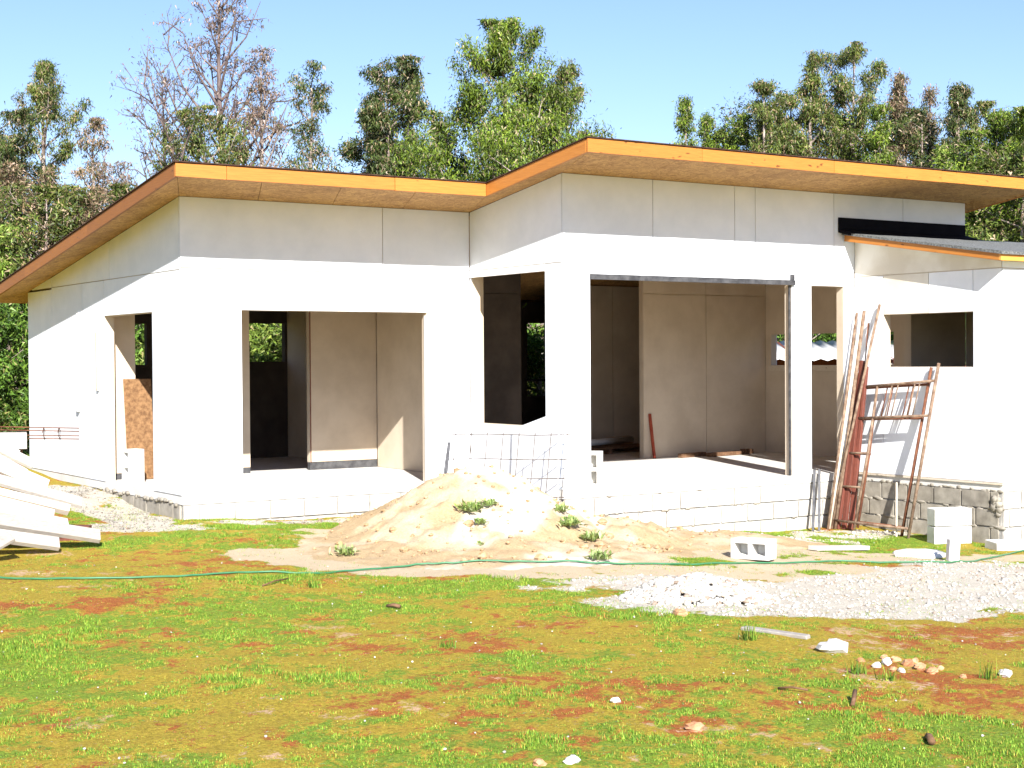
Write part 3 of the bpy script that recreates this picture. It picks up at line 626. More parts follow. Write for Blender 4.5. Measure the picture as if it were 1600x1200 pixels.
# ------------------------------------------------------------------ yard things near the house
# wire mesh panel leaning in front of the recess
mp = thing('wire_mesh_panel', 'bent panel of thin reinforcing mesh standing behind the sand heap', 'mesh panel', (3.0, -1.55, -.4))
ML0 = np.array([2.56, -1.25]); ML1 = np.array([3.46, -2.02]); zt0 = .62
def mpt(s, z): p = ML0+(ML1-ML0)*s; return (p[0]+.05*(z-zt0), p[1]+.1*(z-zt0)*-1, z)
for i, z in enumerate((.60, .34, .14, -.06, -.26)):
    MB().tube([mpt(-.04, z), mpt(.3, z+.006), mpt(.7, z-.006), mpt(1.03, z)], .0055, 5).build('wire', M['wire'], mp, True)
for i in range(8):
    s = i/7; MB().tube([mpt(s, .62), mpt(s, .1), mpt(s, -.42)], .0048, 5).build('wire', M['wire'], mp, True)
MB().tube([mpt(-.05, .52), mpt(-.06, -.40)], .014, 6).build('edge_bar', M['steel_dark'], mp, True); MB().tube([mpt(-.055, .52), mpt(-.10, -.40)], .012, 6).build('edge_bar', M['steel_dark'], mp, True)
tw = MB()
for k in range(7): tw.tube([mpt(.62, .1), tuple(np.array(mpt(.62, .14))+RNG.normal(0, .05, 3))], .003, 4)
tw.build('wire_twist', M['rust_dark'], mp)
MB().bar((3.49, -.25, .655), (3.49, -1.75, .70), .02, .02).build('white_board', M['pvc']); bpy.data.objects.remove(bpy.data.objects['white_board'])
wb = MB().hexa([(3.44,-.95,-.42),(3.44,-1.84,-.42),(3.465,-1.84,-.42),(3.465,-.95,-.42)][::-1], [(3.475,-.95,.62),(3.475,-1.84,.84),(3.50,-1.84,.84),(3.50,-.95,.62)][::-1])
wb = wb.build('white_board', M['panel'], None, bevel=.002); tag(wb, 'white offcut with slanted top leaning under the recess window', 'board')
# red strip on the sand
p1, p2 = at_surf(957, 803), at_surf(1012, 812); leaning('red_plank', p1+np.array([0,0,.03]), p2+np.array([0,0,.02]), .05, .025, M['red'], 'red painted strip lying on the sand by the block wall', 'plank')
# hollow block lying in the yard, openings to the camera
p = at(1187, 878); hb = hollow_block('hollow_block', 'hollow concrete block lying on its side in the yard, holes showing', (p[0]+.1, p[1]+.14, p[2]+.095+.02), YAW*-1+math.radians(12), False)
hb.rotation_euler = (math.radians(90), 0, -YAW-math.radians(32))
# white board flat on the ground
p1, p2 = at(1270, 861), at(1352, 860); leaning('white_plank', p1+np.array([0,0,.03]), p2+np.array([0,0,.03]), .12, .045, M['timber_grey'], 'short white plank lying flat near the scaffold frames', 'plank')
# two blocks stacked near the lean-to, a stake in front
p = at(1483, 851)+np.array([.12, .1, 0]); yr = -YAW+math.radians(10)
for k, lb in enumerate(('lower of two pale hollow blocks stacked by the grey block wall', 'upper of two pale hollow blocks stacked by the grey block wall')):
    hb = hollow_block('hollow_block', lb, (p[0], p[1], p[2]+.2*k+.0), yr, False, lx=.44); hb.rotation_euler = (0, 0, yr+.03*k)
p = at(1488, 877); tag(MB().hexa([(-.055,-.05,-.05),(.055,-.05,-.05),(.05,.05,-.05),(-.05,.05,-.05)], [(-.045,-.04,.22),(.06,-.045,.25),(.05,.04,.25),(-.05,.05,.22)]).build('block_stub', M['block_white'], None, bevel=.008), 'white broken stub of block standing upright before the stacked blocks', 'block')
bpy.data.objects['block_stub'].location = tuple(p); bpy.data.objects['block_stub'].rotation_euler = (0, .05, -YAW+.1)
# slabs and dark panel at the right edge
def slab_piece(name, lb, x, y, L, w_, h, rz_, mat, tilt=0, cat='slab'):
    p = at(x, y); mb = MB().hexa([(-L/2,-w_/2,0),(L/2,-w_/2*.9,0),(L/2*.96,w_/2,0),(-L/2,w_/2,0)], [(-L/2,-w_/2,h),(L/2*.98,-w_/2*.92,h*.95),(L/2*.95,w_/2*.96,h),(-L/2*.97,w_/2,h*1.04)])
    o = mb.build(name, mat, None, bevel=.006); o.location = (p[0], p[1], p[2]-.01); o.rotation_euler = (0, tilt, rz_); return tag(o, lb, cat)
slab_piece('concrete_slab', 'pale concrete slab lying at the foot of lean-to corner', 1582, 858, .5, .3, .10, -YAW+.15, M['block_white'])
slab_piece('concrete_slab', 'smaller pale slab resting behind the slab at lean-to corner', 1592, 838, .42, .25, .13, -YAW+.3, M['block_white'])
p = at(1597, 832); dp = MB().hexa([(-.09,0,0),(.30,0,0),(.30,.05,0),(-.09,.05,0)], [(-.12,.16,.55),(.02,.16,.60),(.02,.20,.60),(-.12,.20,.55)]).build('dark_panel', M['plum'], None, bevel=.003)
dp.location = (p[0]+.02, p[1]-.02, p[2]); dp.rotation_euler = (0, 0, -YAW); tag(dp, 'dark plum board leaning on the lean-to at right edge of view', 'board')
slab_piece('white_plank', 'thin white plank half buried among gravel and weeds', 1212, 990, .52, .07, .03, -YAW-.75, M['timber_grey'], 0, 'plank')
# rusty scaffold frames
def scaffold(name, lb, bl, br, tl, tr, mat, inner=.30):
    bl, br, tl, tr = [np.array(x, float) for x in (bl, br, tl, tr)]; root = thing(name, lb, 'scaffold frame', tuple((bl+br)/2)); R1 = .019
    def P(s, t): return tuple((bl*(1-s)+br*s)*(1-t)+(tl*(1-s)+tr*s)*t)
    for s in (0, 1): MB().tube([P(s, 0), P(s, .5), P(s, 1)], R1, 8).build('leg', mat, root, True)
    MB().tube([P(inner, .02), P(inner*.95, .5), P(inner*.8, .90)], R1*.8, 8).build('inner_post', mat, root, True)
    for t in (.055, .70, .90): MB().tube([P(0, t), P(1, t)], R1*.8, 8).build('cross_bar', mat, root, True)
    for t in (.27, .48): MB().tube([P(0, t), P(inner, t)], R1*.7, 8).build('rung', mat, root, True)
    for s in (.42, .5, .72, .78): MB().tube([P(s, .70), P(s+.02, .90)], R1*.4, 6).build('strut', mat, root, True)
    return root
gz = lambda u, v: float(G(u, v))
scaffold('scaffold_frame', 'front rusty scaffold frame leaning against the lean-to wall', (7.30,-2.02,gz(7.3,-2.02)), (7.42,-3.10,gz(7.42,-3.1)), (7.80,-2.06,1.22), (7.80,-3.22,1.32), M['rust'])
scaffold('scaffold_frame', 'rear rusty scaffold frame leaning just behind the front one', (7.42,-1.93,gz(7.42,-1.93)), (7.50,-2.93,gz(7.5,-2.93)), (7.835,-1.97,1.20), (7.835,-3.08,1.27), M['rust_dark'], .36)
# bundle of rods, pipes and red timbers beside the frames
rods = [((7.22,-2.04),(7.78,-1.98,1.93),.016,'rust','tallest thin rusty rod of the bundle at the scaffold'), ((7.26,-2.02),(7.80,-2.02,1.88),.02,'timber','pale peeled pole among the rods at the scaffold'),
 ((7.32,-2.06),(7.82,-2.06,1.95),.02,'rust','straight rusty pipe right of the pale pole at the scaffold'), ((7.45,-2.15),(7.83,-2.12,1.80),.013,'rust_dark','thin dark rod crossing behind the pipe bundle'),
 ((7.30,-1.98),(7.83,-2.30,2.02),.016,'rust','rusty pipe leaning out to the right at top of bundle')]
for a, b, r, m, lb in rods: tag(MB().tube([(a[0],a[1],gz(*a)), ((a[0]+b[0])/2+.01,(a[1]+b[1])/2,(gz(*a)+b[2])/2), b], r, 8).build('pole' if m == 'timber' else 'pipe', M[m], None, True), lb, 'pipe' if m != 'timber' else 'pole')
for k, (du, dv, h, lb) in enumerate(((0,0,1.20,'left red timber in the bundle at the scaffold'), (.05,-.06,1.35,'middle red timber in the bundle at the scaffold'), (.10,-.12,1.28,'right red timber in the bundle at the scaffold'))):
    leaning('red_timber', (7.36+du,-2.06+dv,gz(7.36,-2.06)), (7.74+du*.4,-2.05+dv*.6,h), .055, .045, M['redwood'], lb, 'timber')
for k, (du, lb) in enumerate(((0,'left dark thin bar leaning on the block wall left of scaffold'), (.08,'right dark thin bar leaning on the block wall left of scaffold'))):
    leaning('steel_bar', (6.96+du,-2.06-.02*k,gz(6.96,-2.06)), (7.16+du,-1.885,.06), .03, .02, M['steel_dark'], lb, 'bar')
leaning('thin_board', (7.45,-2.9,gz(7.45,-2.9)), (7.52,-2.84,-.05), .02, .02, M['timber'], 'thin pale stick standing against the grey block wall behind right scaffold leg', 'stick')

# ------------------------------------------------------------------ board pile at the left
def board(p, q, w_, t, mat, lb, name='plank'): return leaning(name, p, q, w_, t, mat, lb, 'plank')
def on_ground(x, y, dz): p = at(x, y); return np.array([p[0], p[1], p[2]+dz])
P0 = at(0, 850)
def bp(x, y, depth): return at_depth(x, y, depth)
pile = [((-80,648),(28,712),15.3,15.6,.16,.04,'timber_grey','topmost tilted white plank of the pile beside the rebar cage'),
 ((-80,662),(52,726),15.2,15.5,.15,.04,'timber_grey','white plank just under the topmost tilted one'),
 ((-80,676),(40,742),15.0,15.3,.16,.04,'timber_grey','white plank third from the top of the pile, sloping right'),
 ((-80,694),(74,760),14.8,15.2,.17,.04,'timber_grey','broad white plank just above the upper dark red one'),
 ((-80,716),(58,772),14.6,14.9,.15,.04,'redwood','dark red plank near the top of the pile'),
 ((-80,728),(128,786),14.4,14.9,.17,.04,'timber_grey','long white plank just below the upper dark red one, ending near gravel'),
 ((-80,752),(108,797),14.1,14.5,.10,.07,'timber','tan edged thick plank in the middle of the pile'),
 ((-80,766),(84,806),13.9,14.3,.15,.04,'timber_grey','white plank just below the thick tan plank'),
 ((-80,782),(106,818),13.7,14.2,.15,.04,'timber_grey','white plank with its end over the gravel, below the middle of the pile'),
 ((-80,804),(60,828),13.6,13.9,.14,.05,'redwood','dark red plank showing between the low white planks'),
 ((-80,802),(156,838),13.4,14.0,.16,.05,'timber_grey','longest low plank of the pile, its end on the grass'),
 ((-80,826),(92,850),13.2,13.7,.15,.05,'timber_grey','lowest front plank of the pile touching the grass'),
 ((-80,894),(18,838),12.9,13.2,.16,.03,'timber_grey','short plank pointing up to the right at lower left corner of pile')]
for k, ((x0,y0),(x1,y1),d0,d1,w_,t,m,lb) in enumerate(pile):
    a = at_depth(x0, y0, d0); b = at_depth(x1, y1, d1); leaning('plank', tuple(a), tuple(b), w_*.86, t, M[m], lb, 'plank', (-.30+.1*(k % 3), -.35-.12*(k % 4), .72+.06*(k % 3)))
# bearers that carry the pile
for k, (x, y) in enumerate(((10, 800), (70, 812))):
    a = at_depth(x, y, 14.2+.2*k); g = gz(a[0], a[1]); lbx = ('left','right')[k]
    leaning('timber_bearer', (a[0]-.5, a[1]+.3, g+.06), (a[0]+.35, a[1]-.25, g+.06), .12, .14, M['redwood'], lbx+' timber bearer under the plank pile', 'timber')
# sheets on trestle behind, with the rebar cage
a0 = at_depth(-60, 690, 16.2); a1 = at_depth(42, 688, 16.4)
leaning('timber_beam', a0, a1, .30, .17, M['timber_grey'], 'thick white timber stack end above the plank pile under the rebar cage', 'timber')
g = gz(a1[0], a1[1]); tb = thing('trestle', 'dark timber trestle post carrying the white timbers by left wall', 'trestle', (a1[0]-.1, a1[1], g))
MB().bar((a1[0]-.12, a1[1]+.02, g-.02), (a1[0]-.10, a1[1]+.02, a1[2]-.09), .10, .08, (0,1,0)).build('post', M['stick'], tb); MB().bar((a1[0]-.35, a1[1], g+.05), (a1[0]+.1, a1[1], g+.05), .1, .08).build('foot', M['stick'], tb)
rc = thing('rebar_cage', 'rusty reinforcing cage of four bars sticking out past the white timbers', 'rebar cage', tuple(a1-np.array([0,0,.1])))
for k, (y, dy) in enumerate(((668, 0), (673, .08), (681, 0), (686, .08))):
    q0 = at_depth(-40, y-2, 16.35+dy*2); q1 = at_depth(124, y+(1 if k < 2 else 0), 16.5+dy*2); MB().tube([q0, q1], .006, 6).build('bar', M['rust_dark'], rc, True)
for x in (68, 92):
    c = [at_depth(x, 668, 16.42), at_depth(x+2, 672, 16.58), at_depth(x+2, 687, 16.58), at_depth(x, 682, 16.42)]; MB().tube(c+[c[0], tuple(np.array(c[0])+np.array([-.02,-.02,-.06]))], .004, 5).build('stirrup', M['rust_dark'], rc, True)

# ------------------------------------------------------------------ hose
hp = [(-60,904),(0,905),(120,906),(260,903),(400,897),(480,898),(560,893),(640,886),(720,881),(840,880),(960,883),(1060,884),(1150,882),(1300,879),(1440,880),(1500,879),(1545,874),(1600,862),(1680,845)]
pts = [at_surf(x, y) for x, y in hp]; res = []
for i in range(len(pts)-1):
    p0, p1, p2, p3 = pts[max(i-1,0)], pts[i], pts[i+1], pts[min(i+2,len(pts)-1)]
    for k in range(8):
        t = k/8; q = .5*((2*p1)+(-p0+p2)*t+(2*p0-5*p1+4*p2-p3)*t*t+(-p0+3*p1-3*p2+p3)*t**3); q[2] = surf(q[0], q[1])+.013; res.append(q)
tag(MB().tube(res, .008, 8).build('garden_hose', M['hose'], None, True), 'long green garden hose lying across the yard', 'hose')

# ------------------------------------------------------------------ stones, rubble, gravel
def stone(name, lb, x, y, r, mat, seed, sq=(1.2,1,.7), cat='stone', group=None):
    p = at(x, y); mb = MB(); lump(mb, (0,0,0), r, seed, sq, 8, 6); o = mb.build(name, mat, None); o.location = (p[0], p[1], p[2]+r*sq[2]*.45); o.rotation_euler = (0, 0, seed); return tag(o, lb, cat, group)
stone('stone', 'biggest white stone alone on the grass at the right', 1301, 1018, .085, M['stone'], 3, (1.3,.9,.6))
stone('stone', 'round reddish stone near the bottom of the lawn', 1086, 1142, .042, M['brick'], 5)
stone('stone', 'orange stone below the white gravel heap', 1063, 962, .05, M['brick'], 8)
stone('stone', 'pale stone at the bottom edge of the lawn', 893, 1192, .032, M['stone'], 9)
stone('stone', 'tan stone at the bottom edge left of the pale stone', 842, 1196, .03, M['brick'], 11)
stone('stone', 'small white stone at the middle of the right lawn', 962, 1097, .025, M['stone'], 12)
stone('stone', 'small grey stone near the right edge by a grass tuft', 1570, 1056, .04, M['stone'], 14)
for k, (x, y, r) in enumerate([(1385,1038,.05),(1400,1034,.04),(1418,1040,.045),(1437,1046,.05),(1455,1052,.045),(1370,1042,.035),(1430,1034,.03),(1395,1048,.03),(1470,1046,.03),(1382,1030,.035),(1408,1050,.03),(1345,1034,.03),(1506,1060,.03)]):
    stone('brick_rubble', 'broken piece of tan brick in the rubble patch at lower right', x, y, r*.72, M['brick'] if k % 5 else M['stone'], 20+k, (1.2,1,.8), 'rubble', 'brick rubble on the grass')
mb = MB(); lump(mb, (0,0,0), .2, 77, (1.3,.75,.32), 12, 7); ml = mb.build('mortar_lump', M['block_white'], None, True); p = at(1447, 872); ml.location = (p[0], p[1]+.1, p[2]+.02); ml.rotation_euler = (0, 0, -YAW); tag(ml, 'flat lump of dried mortar on the grass beside upright stub', 'mortar')
def pebbles(name, label, pts_, rad, mat, seed, parent=None):
    """many small irregular stones as one mesh"""
    rr = np.random.default_rng(seed); t = (1+5**.5)/2
    b = np.array([(-1,t,0),(1,t,0),(-1,-t,0),(1,-t,0),(0,-1,t),(0,1,t),(0,-1,-t),(0,1,-t),(t,0,-1),(t,0,1),(-t,0,-1),(-t,0,1)])/math.sqrt(1+t*t)
    f = np.array([(0,11,5),(0,5,1),(0,1,7),(0,7,10),(0,10,11),(1,5,9),(5,11,4),(11,10,2),(10,7,6),(7,1,8),(3,9,4),(3,4,2),(3,2,6),(3,6,8),(3,8,9),(4,9,5),(2,4,11),(6,2,10),(8,6,7),(9,8,1)])
    n = len(pts_); sc = rad[:, None, None]*rr.uniform(.7, 1.25, (n, 12, 1))*rr.uniform(.6, 1.2, (n, 1, 3))
    th = rr.uniform(0, 6.28, n); c, s = np.cos(th), np.sin(th); q = b[None]*sc; q = np.stack([q[...,0]*c[:,None]-q[...,1]*s[:,None], q[...,0]*s[:,None]+q[...,1]*c[:,None], q[...,2]*.75], -1)
    V_ = (q+pts_[:, None, :]).reshape(-1, 3); F_ = (f[None]+12*np.arange(n)[:, None, None]).reshape(-1, 3)
    tone = rr.uniform(.55, 1.1, (n, 1))*np.where(rr.random((n, 1)) < .12, np.array([[.75,.6,.5]]), np.array([[1,.985,.95]]))
    return tag(fastmesh(name, V_, F_, mat, parent, np.repeat(tone, 12, 0)), label, 'gravel', kind='stuff')
def gravel_mat():
    m, nt, b = nodes('gravel_stones'); a = nt.nodes.new('ShaderNodeAttribute'); a.attribute_name = 'col'
    c = mixc(nt, 1.0, ramp_mix(nt, noise(nt, pos(nt), 40, 3), (.45,.43,.39), (.66,.63,.58)), a.outputs['Color'], 'MULTIPLY'); nt.links.new(c, b.inputs['Base Color']); b.inputs['Roughness'].default_value = .95; return m
GM = gravel_mat()
def gravel_left():
    m = GM.copy(); m.name = 'grey_gravel_stones'
    for n_ in m.node_tree.nodes:
        if n_.type == 'VALTORGB': n_.color_ramp.elements[0].color = (.22,.20,.17,1); n_.color_ramp.elements[1].color = (.40,.37,.32,1)
    return m
GM2 = gravel_left()
n = 90000; u = RNG.uniform(-2, 9, n); v = RNG.uniform(-9.5, 3.4, n); s_, g_, gn_, _, _ = masks(u, v)
k = RNG.random(n) < np.clip(g_**2*(-.25+1.7*fbm(u*3, v*3, 151)), 0, 1)*.55; out = ~(((u > -.01) & (v > .0)) | ((u > A_) & (v > B_)) | ((u > D_) & (v > E_))); k &= out; u, v = u[k], v[k]
lf = v > -2.2; rg = np.where(RNG.random(len(u)) < .08, 2.0, 1)*RNG.uniform(.006, .016, len(u))
pebbles('gravel', 'grey gravel along the foot of the left wall', np.stack([u, v, G(u, v)+.004], -1)[lf], rg[lf], GM2, 5)
pebbles('gravel', 'white gravel spread over the yard on the right', np.stack([u, v, G(u, v)+.004], -1)[~lf], rg[~lf], GM, 15)
n = 9000; u = RNG.uniform(-6, 8, n); v = RNG.uniform(-12, -1.5, n); k = (RNG.random(n) < .3+.5*(fbm(u, v, 99) > .55)) & (v < B_-.1); u, v = u[k], v[k]
k = RNG.random(len(u)) < .10; u, v = u[k], v[k]
pebbles('pebbles', 'scattered pale pebbles on the lawn', np.stack([u, v, G(u, v)+.006], -1), RNG.uniform(.004, .010, len(u)), GM, 6)
# white gravel heap
c = at(1085, 938); n = 3200; ang = RNG.uniform(0, 6.28, n); rr_ = np.sqrt(RNG.random(n)); hu = c[0]+.15+rr_*.72*np.cos(ang); hv = c[1]+.1+rr_*.42*np.sin(ang)
hh = .21*np.clip(1-rr_**1.2, 0, 1)*(0.55+.9*fbm(hu*4, hv*4, 7)); hp_ = thing('gravel_heap', 'small heap of white stones at the left end of the gravel', 'gravel heap', (c[0]+.15, c[1]+.1, gz(c[0], c[1])))
gh = pebbles('stones', None, np.stack([hu, hv, G(hu, hv)+hh], -1), RNG.uniform(.008, .034, n)**1.0, GM, 9, hp_); del gh['category']
# sticks in the grass
for k, (x0,y0,x1,y1,r,lb) in enumerate([(1332,1105,1336,1094,.012,'short dark stub of stick standing in the right lawn'),(1450,1154,1456,1166,.018,'short dark stick lying at lower right of the lawn'),(605,949,625,952,.014,'dark stick lying in the middle of lawn'),(410,917,450,908,.006,'thin dry twig by the hose on left lawn'),(1215,1078,1262,1084,.006,'thin curved twig on the right lawn')]):
    a = at(x0, y0); b = at(x1, y1); tag(MB().tube([a+np.array([0,0,.01]), (a+b)/2+np.array([0,0,.025]), b+np.array([0,0,.02 if k else .05])], r, 6).build('stick', M['stick'], None, True), lb, 'stick')

# ------------------------------------------------------------------ grass
def blades(name, label, u, v, h, w_, col, z, seed, lean=.5, mat=None):
    rr = np.random.default_rng(seed); n = len(u); az = rr.uniform(0, 2*math.pi, n); d = np.stack([np.cos(az), np.sin(az), np.zeros(n)], -1); s = np.stack([-np.sin(az), np.cos(az), np.zeros(n)], -1)
    ln = rr.uniform(.1, 1, n)*lean; b = np.stack([u, v, z], -1); mid = b+d*(h*ln*.35)[:, None]+np.array([0,0,1])*(h*.6)[:, None]; tip = b+d*(h*ln)[:, None]+np.array([0,0,1])*(h*np.sqrt(np.clip(1-ln*ln*.7, .12, 1)))[:, None]
    V_ = np.stack([b-s*(w_/2)[:, None], b+s*(w_/2)[:, None], tip], 1).reshape(-1, 3); F3 = 3*np.arange(n)[:, None]+np.array([[0,1,2]])
    return tag(fastmesh(name, V_, F3, mat or M['grass'], None, np.repeat(col, 3, 0)), label, 'grass', kind='stuff')
n = 3300000; u = RNG.uniform(-7, 9, n); v = RNG.uniform(-12.3, 1.5, n)
dep = (u-CAM[0])*FW[0]+(v-CAM[1])*FW[1]; xs_ = ((u-CAM[0])*RT[0]+(v-CAM[1])*RT[1])/np.maximum(dep, .1)
pre = (dep > 4.2) & (np.abs(xs_) < .45) & ~(((u > -.03) & (v > -.03)) | ((u > A_-.03) & (v > B_-.03)) | ((u > D_-.03) & (v > E_-.03))); u, v = u[pre], v[pre]; n = len(u)
s_, g_, gn_, rd_, ba_ = masks(u, v)
dens = (.34+.66*gn_**1.2)*(1-.95*s_)*(1-.90*g_)*(1-.6*ba_)
clump = smooth(.35, .62, fbm(u*7, v*7, 131, 3)); dens = dens*(.25+.95*clump)
k = (RNG.random(n) < dens) & (sand_h(u, v) < .03); u, v, gn_, rd_, clump = u[k], v[k], gn_[k], rd_[k], clump[k]; n = len(u)
pal = np.array([(.14,.28,.02), (.23,.37,.035), (.09,.19,.02), (.38,.44,.06), (.40,.27,.05), (.44,.15,.04)])
pg = np.stack([.12+.26*gn_, .10+.34*gn_, .16+.1*gn_, .12+.1*clump, .62*(1-gn_)+.05, .75*rd_*(1-gn_)+.03], -1); pg /= pg.sum(1, keepdims=True); pick = (RNG.random((n, 1)) > np.cumsum(pg, 1)).sum(1).clip(0, 5)
colg = pal[pick]*RNG.uniform(.7, 1.25, (n, 1))
tallp = smooth(.56, .72, fbm(u*1.3+5, v*1.3, 141, 3))
h = RNG.uniform(.007, .020, n)*(.45+.75*gn_*clump+.9*tallp*gn_); blades('lawn_grass', 'short patchy green grass and moss over the front yard', u, v, h, RNG.uniform(.004, .008, n), colg, G(u, v)-.003, 3, 1.15)
# taller coarse tufts
def tuft(x, y, n, h, lb, sp=.03):
    p = at(x, y); rr = np.random.default_rng(int(x)); uu = p[0]+rr.normal(0, sp, n); vv = p[1]+rr.normal(0, sp, n)
    c = pal[rr.integers(0, 4, n)]*rr.uniform(.5, .95, (n, 1)); o = blades('grass_tuft', lb, uu, vv, rr.uniform(.4, 1, n)*h, rr.uniform(.006, .012, n), c, G(uu, vv)-.004, int(x), .8)
    del o['kind']; o['category'] = 'grass tuft'
for x, y, n, h, lb in [(1170,1000,60,.16,'dark green grass tuft beside the thin white plank on the gravel edge'),(1340,1052,44,.11,'coarse grass tuft left of the brick rubble'),(1385,1062,40,.10,'coarse grass tuft in front of the brick rubble'),(1545,1060,30,.15,'coarse grass tuft near right edge right of the rubble'),(490,917,60,.10,'small upright grass tuft just in front of the hose'),(612,806,40,.2,'bright grass tuft against the blocks left of sand heap'),(700,1012,44,.07,'dark little grass tuft in the middle of lawn')]: tuft(x, y, n, h, lb)

# ------------------------------------------------------------------ trees
def make_tree(name, label, x, y_top, depth, w_px, kind, seed, bare=0.0, n_leaf=6000, base_frac=.25, lean=0.0, leafL=.094, profile='col', bark='bark', group='trees behind the house', bot_px=None, cat='tree', loose=1.0):
    rr = np.random.default_rng(seed); foot = at_depth(x, 560, depth); g = gz(foot[0], foot[1]); top = at_depth(x, y_top, depth)[2]; Ht = top-g; Rm = w_px/FPX*depth/2*1.2
    root = thing(name, label, cat, (foot[0], foot[1], g), group, world=False); tr = MB()
    wob = rr.normal(0, .05, (9, 2)).cumsum(0)*min(1, Ht/8)*.8; wob -= wob[-1]*np.linspace(0, 1, 9)[:, None]*.8
    def axis_pt(t):
        i = min(int(t*8), 7); f = t*8-i; w_ = wob[i]*(1-f)+wob[i+1]*f; return np.array([w_[0]+lean*t*t, w_[1], t*Ht])
    r0 = .05+.011*Ht; tr.tube([axis_pt(t)-np.array([0,0,.15*(t == 0)]) for t in np.linspace(0, .97, 12)], [r0*(1-.92*t) for t in np.linspace(0, 1, 12)], 7)
    def rad(t):
        s = (t-base_frac)/(1-base_frac); s = min(max(s, 0), 1)
        if profile == 'cone': return Rm*(1.02-s)**.8*(.55+.45*min(1, s*5))
        if profile == 'vase': return Rm*(.35+.65*math.sin(math.pi*min(1, s*.62+.22)))
        if profile == 'tuft': return Rm*(.55+.45*math.sin(s*9+seed)) * (1 if s < .93 else .6)
        if profile == 'bush': return Rm*math.sqrt(max(.03, 1-(2*s-.75)**2/1.6))
        return Rm*(.50+.5*math.sin(math.pi*min(1, s*.9+.15)))*(.8+.3*math.sin(s*11+seed))
    nb = int((26 if bare < .3 else 34)*(1.0 if profile != 'bush' else .8)+w_px*.05); tips = []; 
    for i in range(nb):
        t = base_frac+(1-base_frac)*((i+rr.uniform(0, 1))/nb)*.98; a = axis_pt(t); az = i*2.39996+rr.normal(0, .35); R = rad(t)*rr.uniform(.6, 1.12)*(1 if rr.random() > .1 else 1.3)
        rise = R*rr.uniform(.7, 1.5) if profile not in ('bush',) else R*rr.uniform(.1, .7)
        rise = min(rise, (Ht*1.0-a[2])*.95+.12); e_ = a+np.array([math.cos(az)*R, math.sin(az)*R, rise]); s0 = a-np.array([0,0,min(.25*R, a[2]*.3)])
        mid = s0*.45+e_*.55+np.array([math.cos(az)*R*.1, math.sin(az)*R*.1, -.08*rise]); rb = r0*(1-.9*t)*.5+.008; tr.tube([s0, mid, e_], [rb, rb*.55, .006], 5, False); tips += [(mid, .6*R), (e_, .5*R), ((mid+e_)/2, .5*R)]
        for j in range(5 if bare > .3 else 3):
            f = rr.uniform(.35, 1); st = s0*(1-f)+e_*f if f < .55 else mid*(1-(f-.55)/.45)+e_*(f-.55)/.45; d = rr.normal(0, 1, 3); d[2] = abs(d[2])*.9+.2; d /= np.linalg.norm(d); ln_ = R*rr.uniform(.25, .5)+.12; en = st+d*ln_
            tr.tube([st, (st+en)/2+rr.normal(0, .03, 3), en], [rb*.4, rb*.25+.003, .004], 4, False); tips.append((en, .35*R))
            if bare > .3:
                for q in range(3):
                    s2 = st+(en-st)*rr.uniform(.3, .95); d2 = d+rr.normal(0, .6, 3); d2[2] = abs(d2[2]); e2 = s2+d2/np.linalg.norm(d2)*ln_*rr.uniform(.35, .6); tr.tube([s2, e2], [.007, .004], 3, False); tips.append((e2, .2*R))
    o = tr.build('trunk', M[bark], None, True); o.parent = root
    P_ = np.array([p for p, _ in tips]); Sg = np.array([max(.10, s*.42) for _, s in tips])*loose; n = int(n_leaf*(1-bare)**1.5*5.2)
    wts = rr.uniform(.2, 1, len(P_))**2*(Sg+.05); wts /= wts.sum(); ci = rr.choice(len(P_), n, p=wts)
    ctr = P_[ci]+rr.normal(0, 1, (n, 3))*Sg[ci][:, None]*np.array([.75,.75,.7]); ctr[:, 2] = np.clip(ctr[:, 2], .15, Ht*1.02)
    L = rr.uniform(.6, 1.25, n)*leafL; Wd = L*rr.uniform(.22, .36, n)
    d = rr.normal(0, 1, (n, 3)); d[:, 2] -= 1.5 if profile != 'bush' else .4; d /= np.linalg.norm(d, axis=1)[:, None]; s = np.cross(d, rr.normal(0, 1, (n, 3))); s /= np.linalg.norm(s, axis=1)[:, None]+1e-6
    V_ = np.stack([ctr-s*(Wd*.55)[:, None], ctr+d*L[:, None], ctr+s*(Wd*.45)[:, None]+d*(L*.12)[:, None]], 1).reshape(-1, 3); F_ = 3*np.arange(n)[:, None]+np.array([[0,1,2]])
    pl = PAL[kind]; cpick = rr.choice(len(pl), n, p=np.array([q[0] for q in pl])/sum(q[0] for q in pl)); base = np.array([q[1] for q in pl])[cpick]*.88
    tint = rr.uniform(.6, 1.35, len(P_))[ci]; c = base*(tint*rr.uniform(.75, 1.25, n))[:, None]
    cr = fastmesh('crown', V_, F_, M['leaf'], None, np.repeat(c, 3, 0)); cr.parent = root; return root
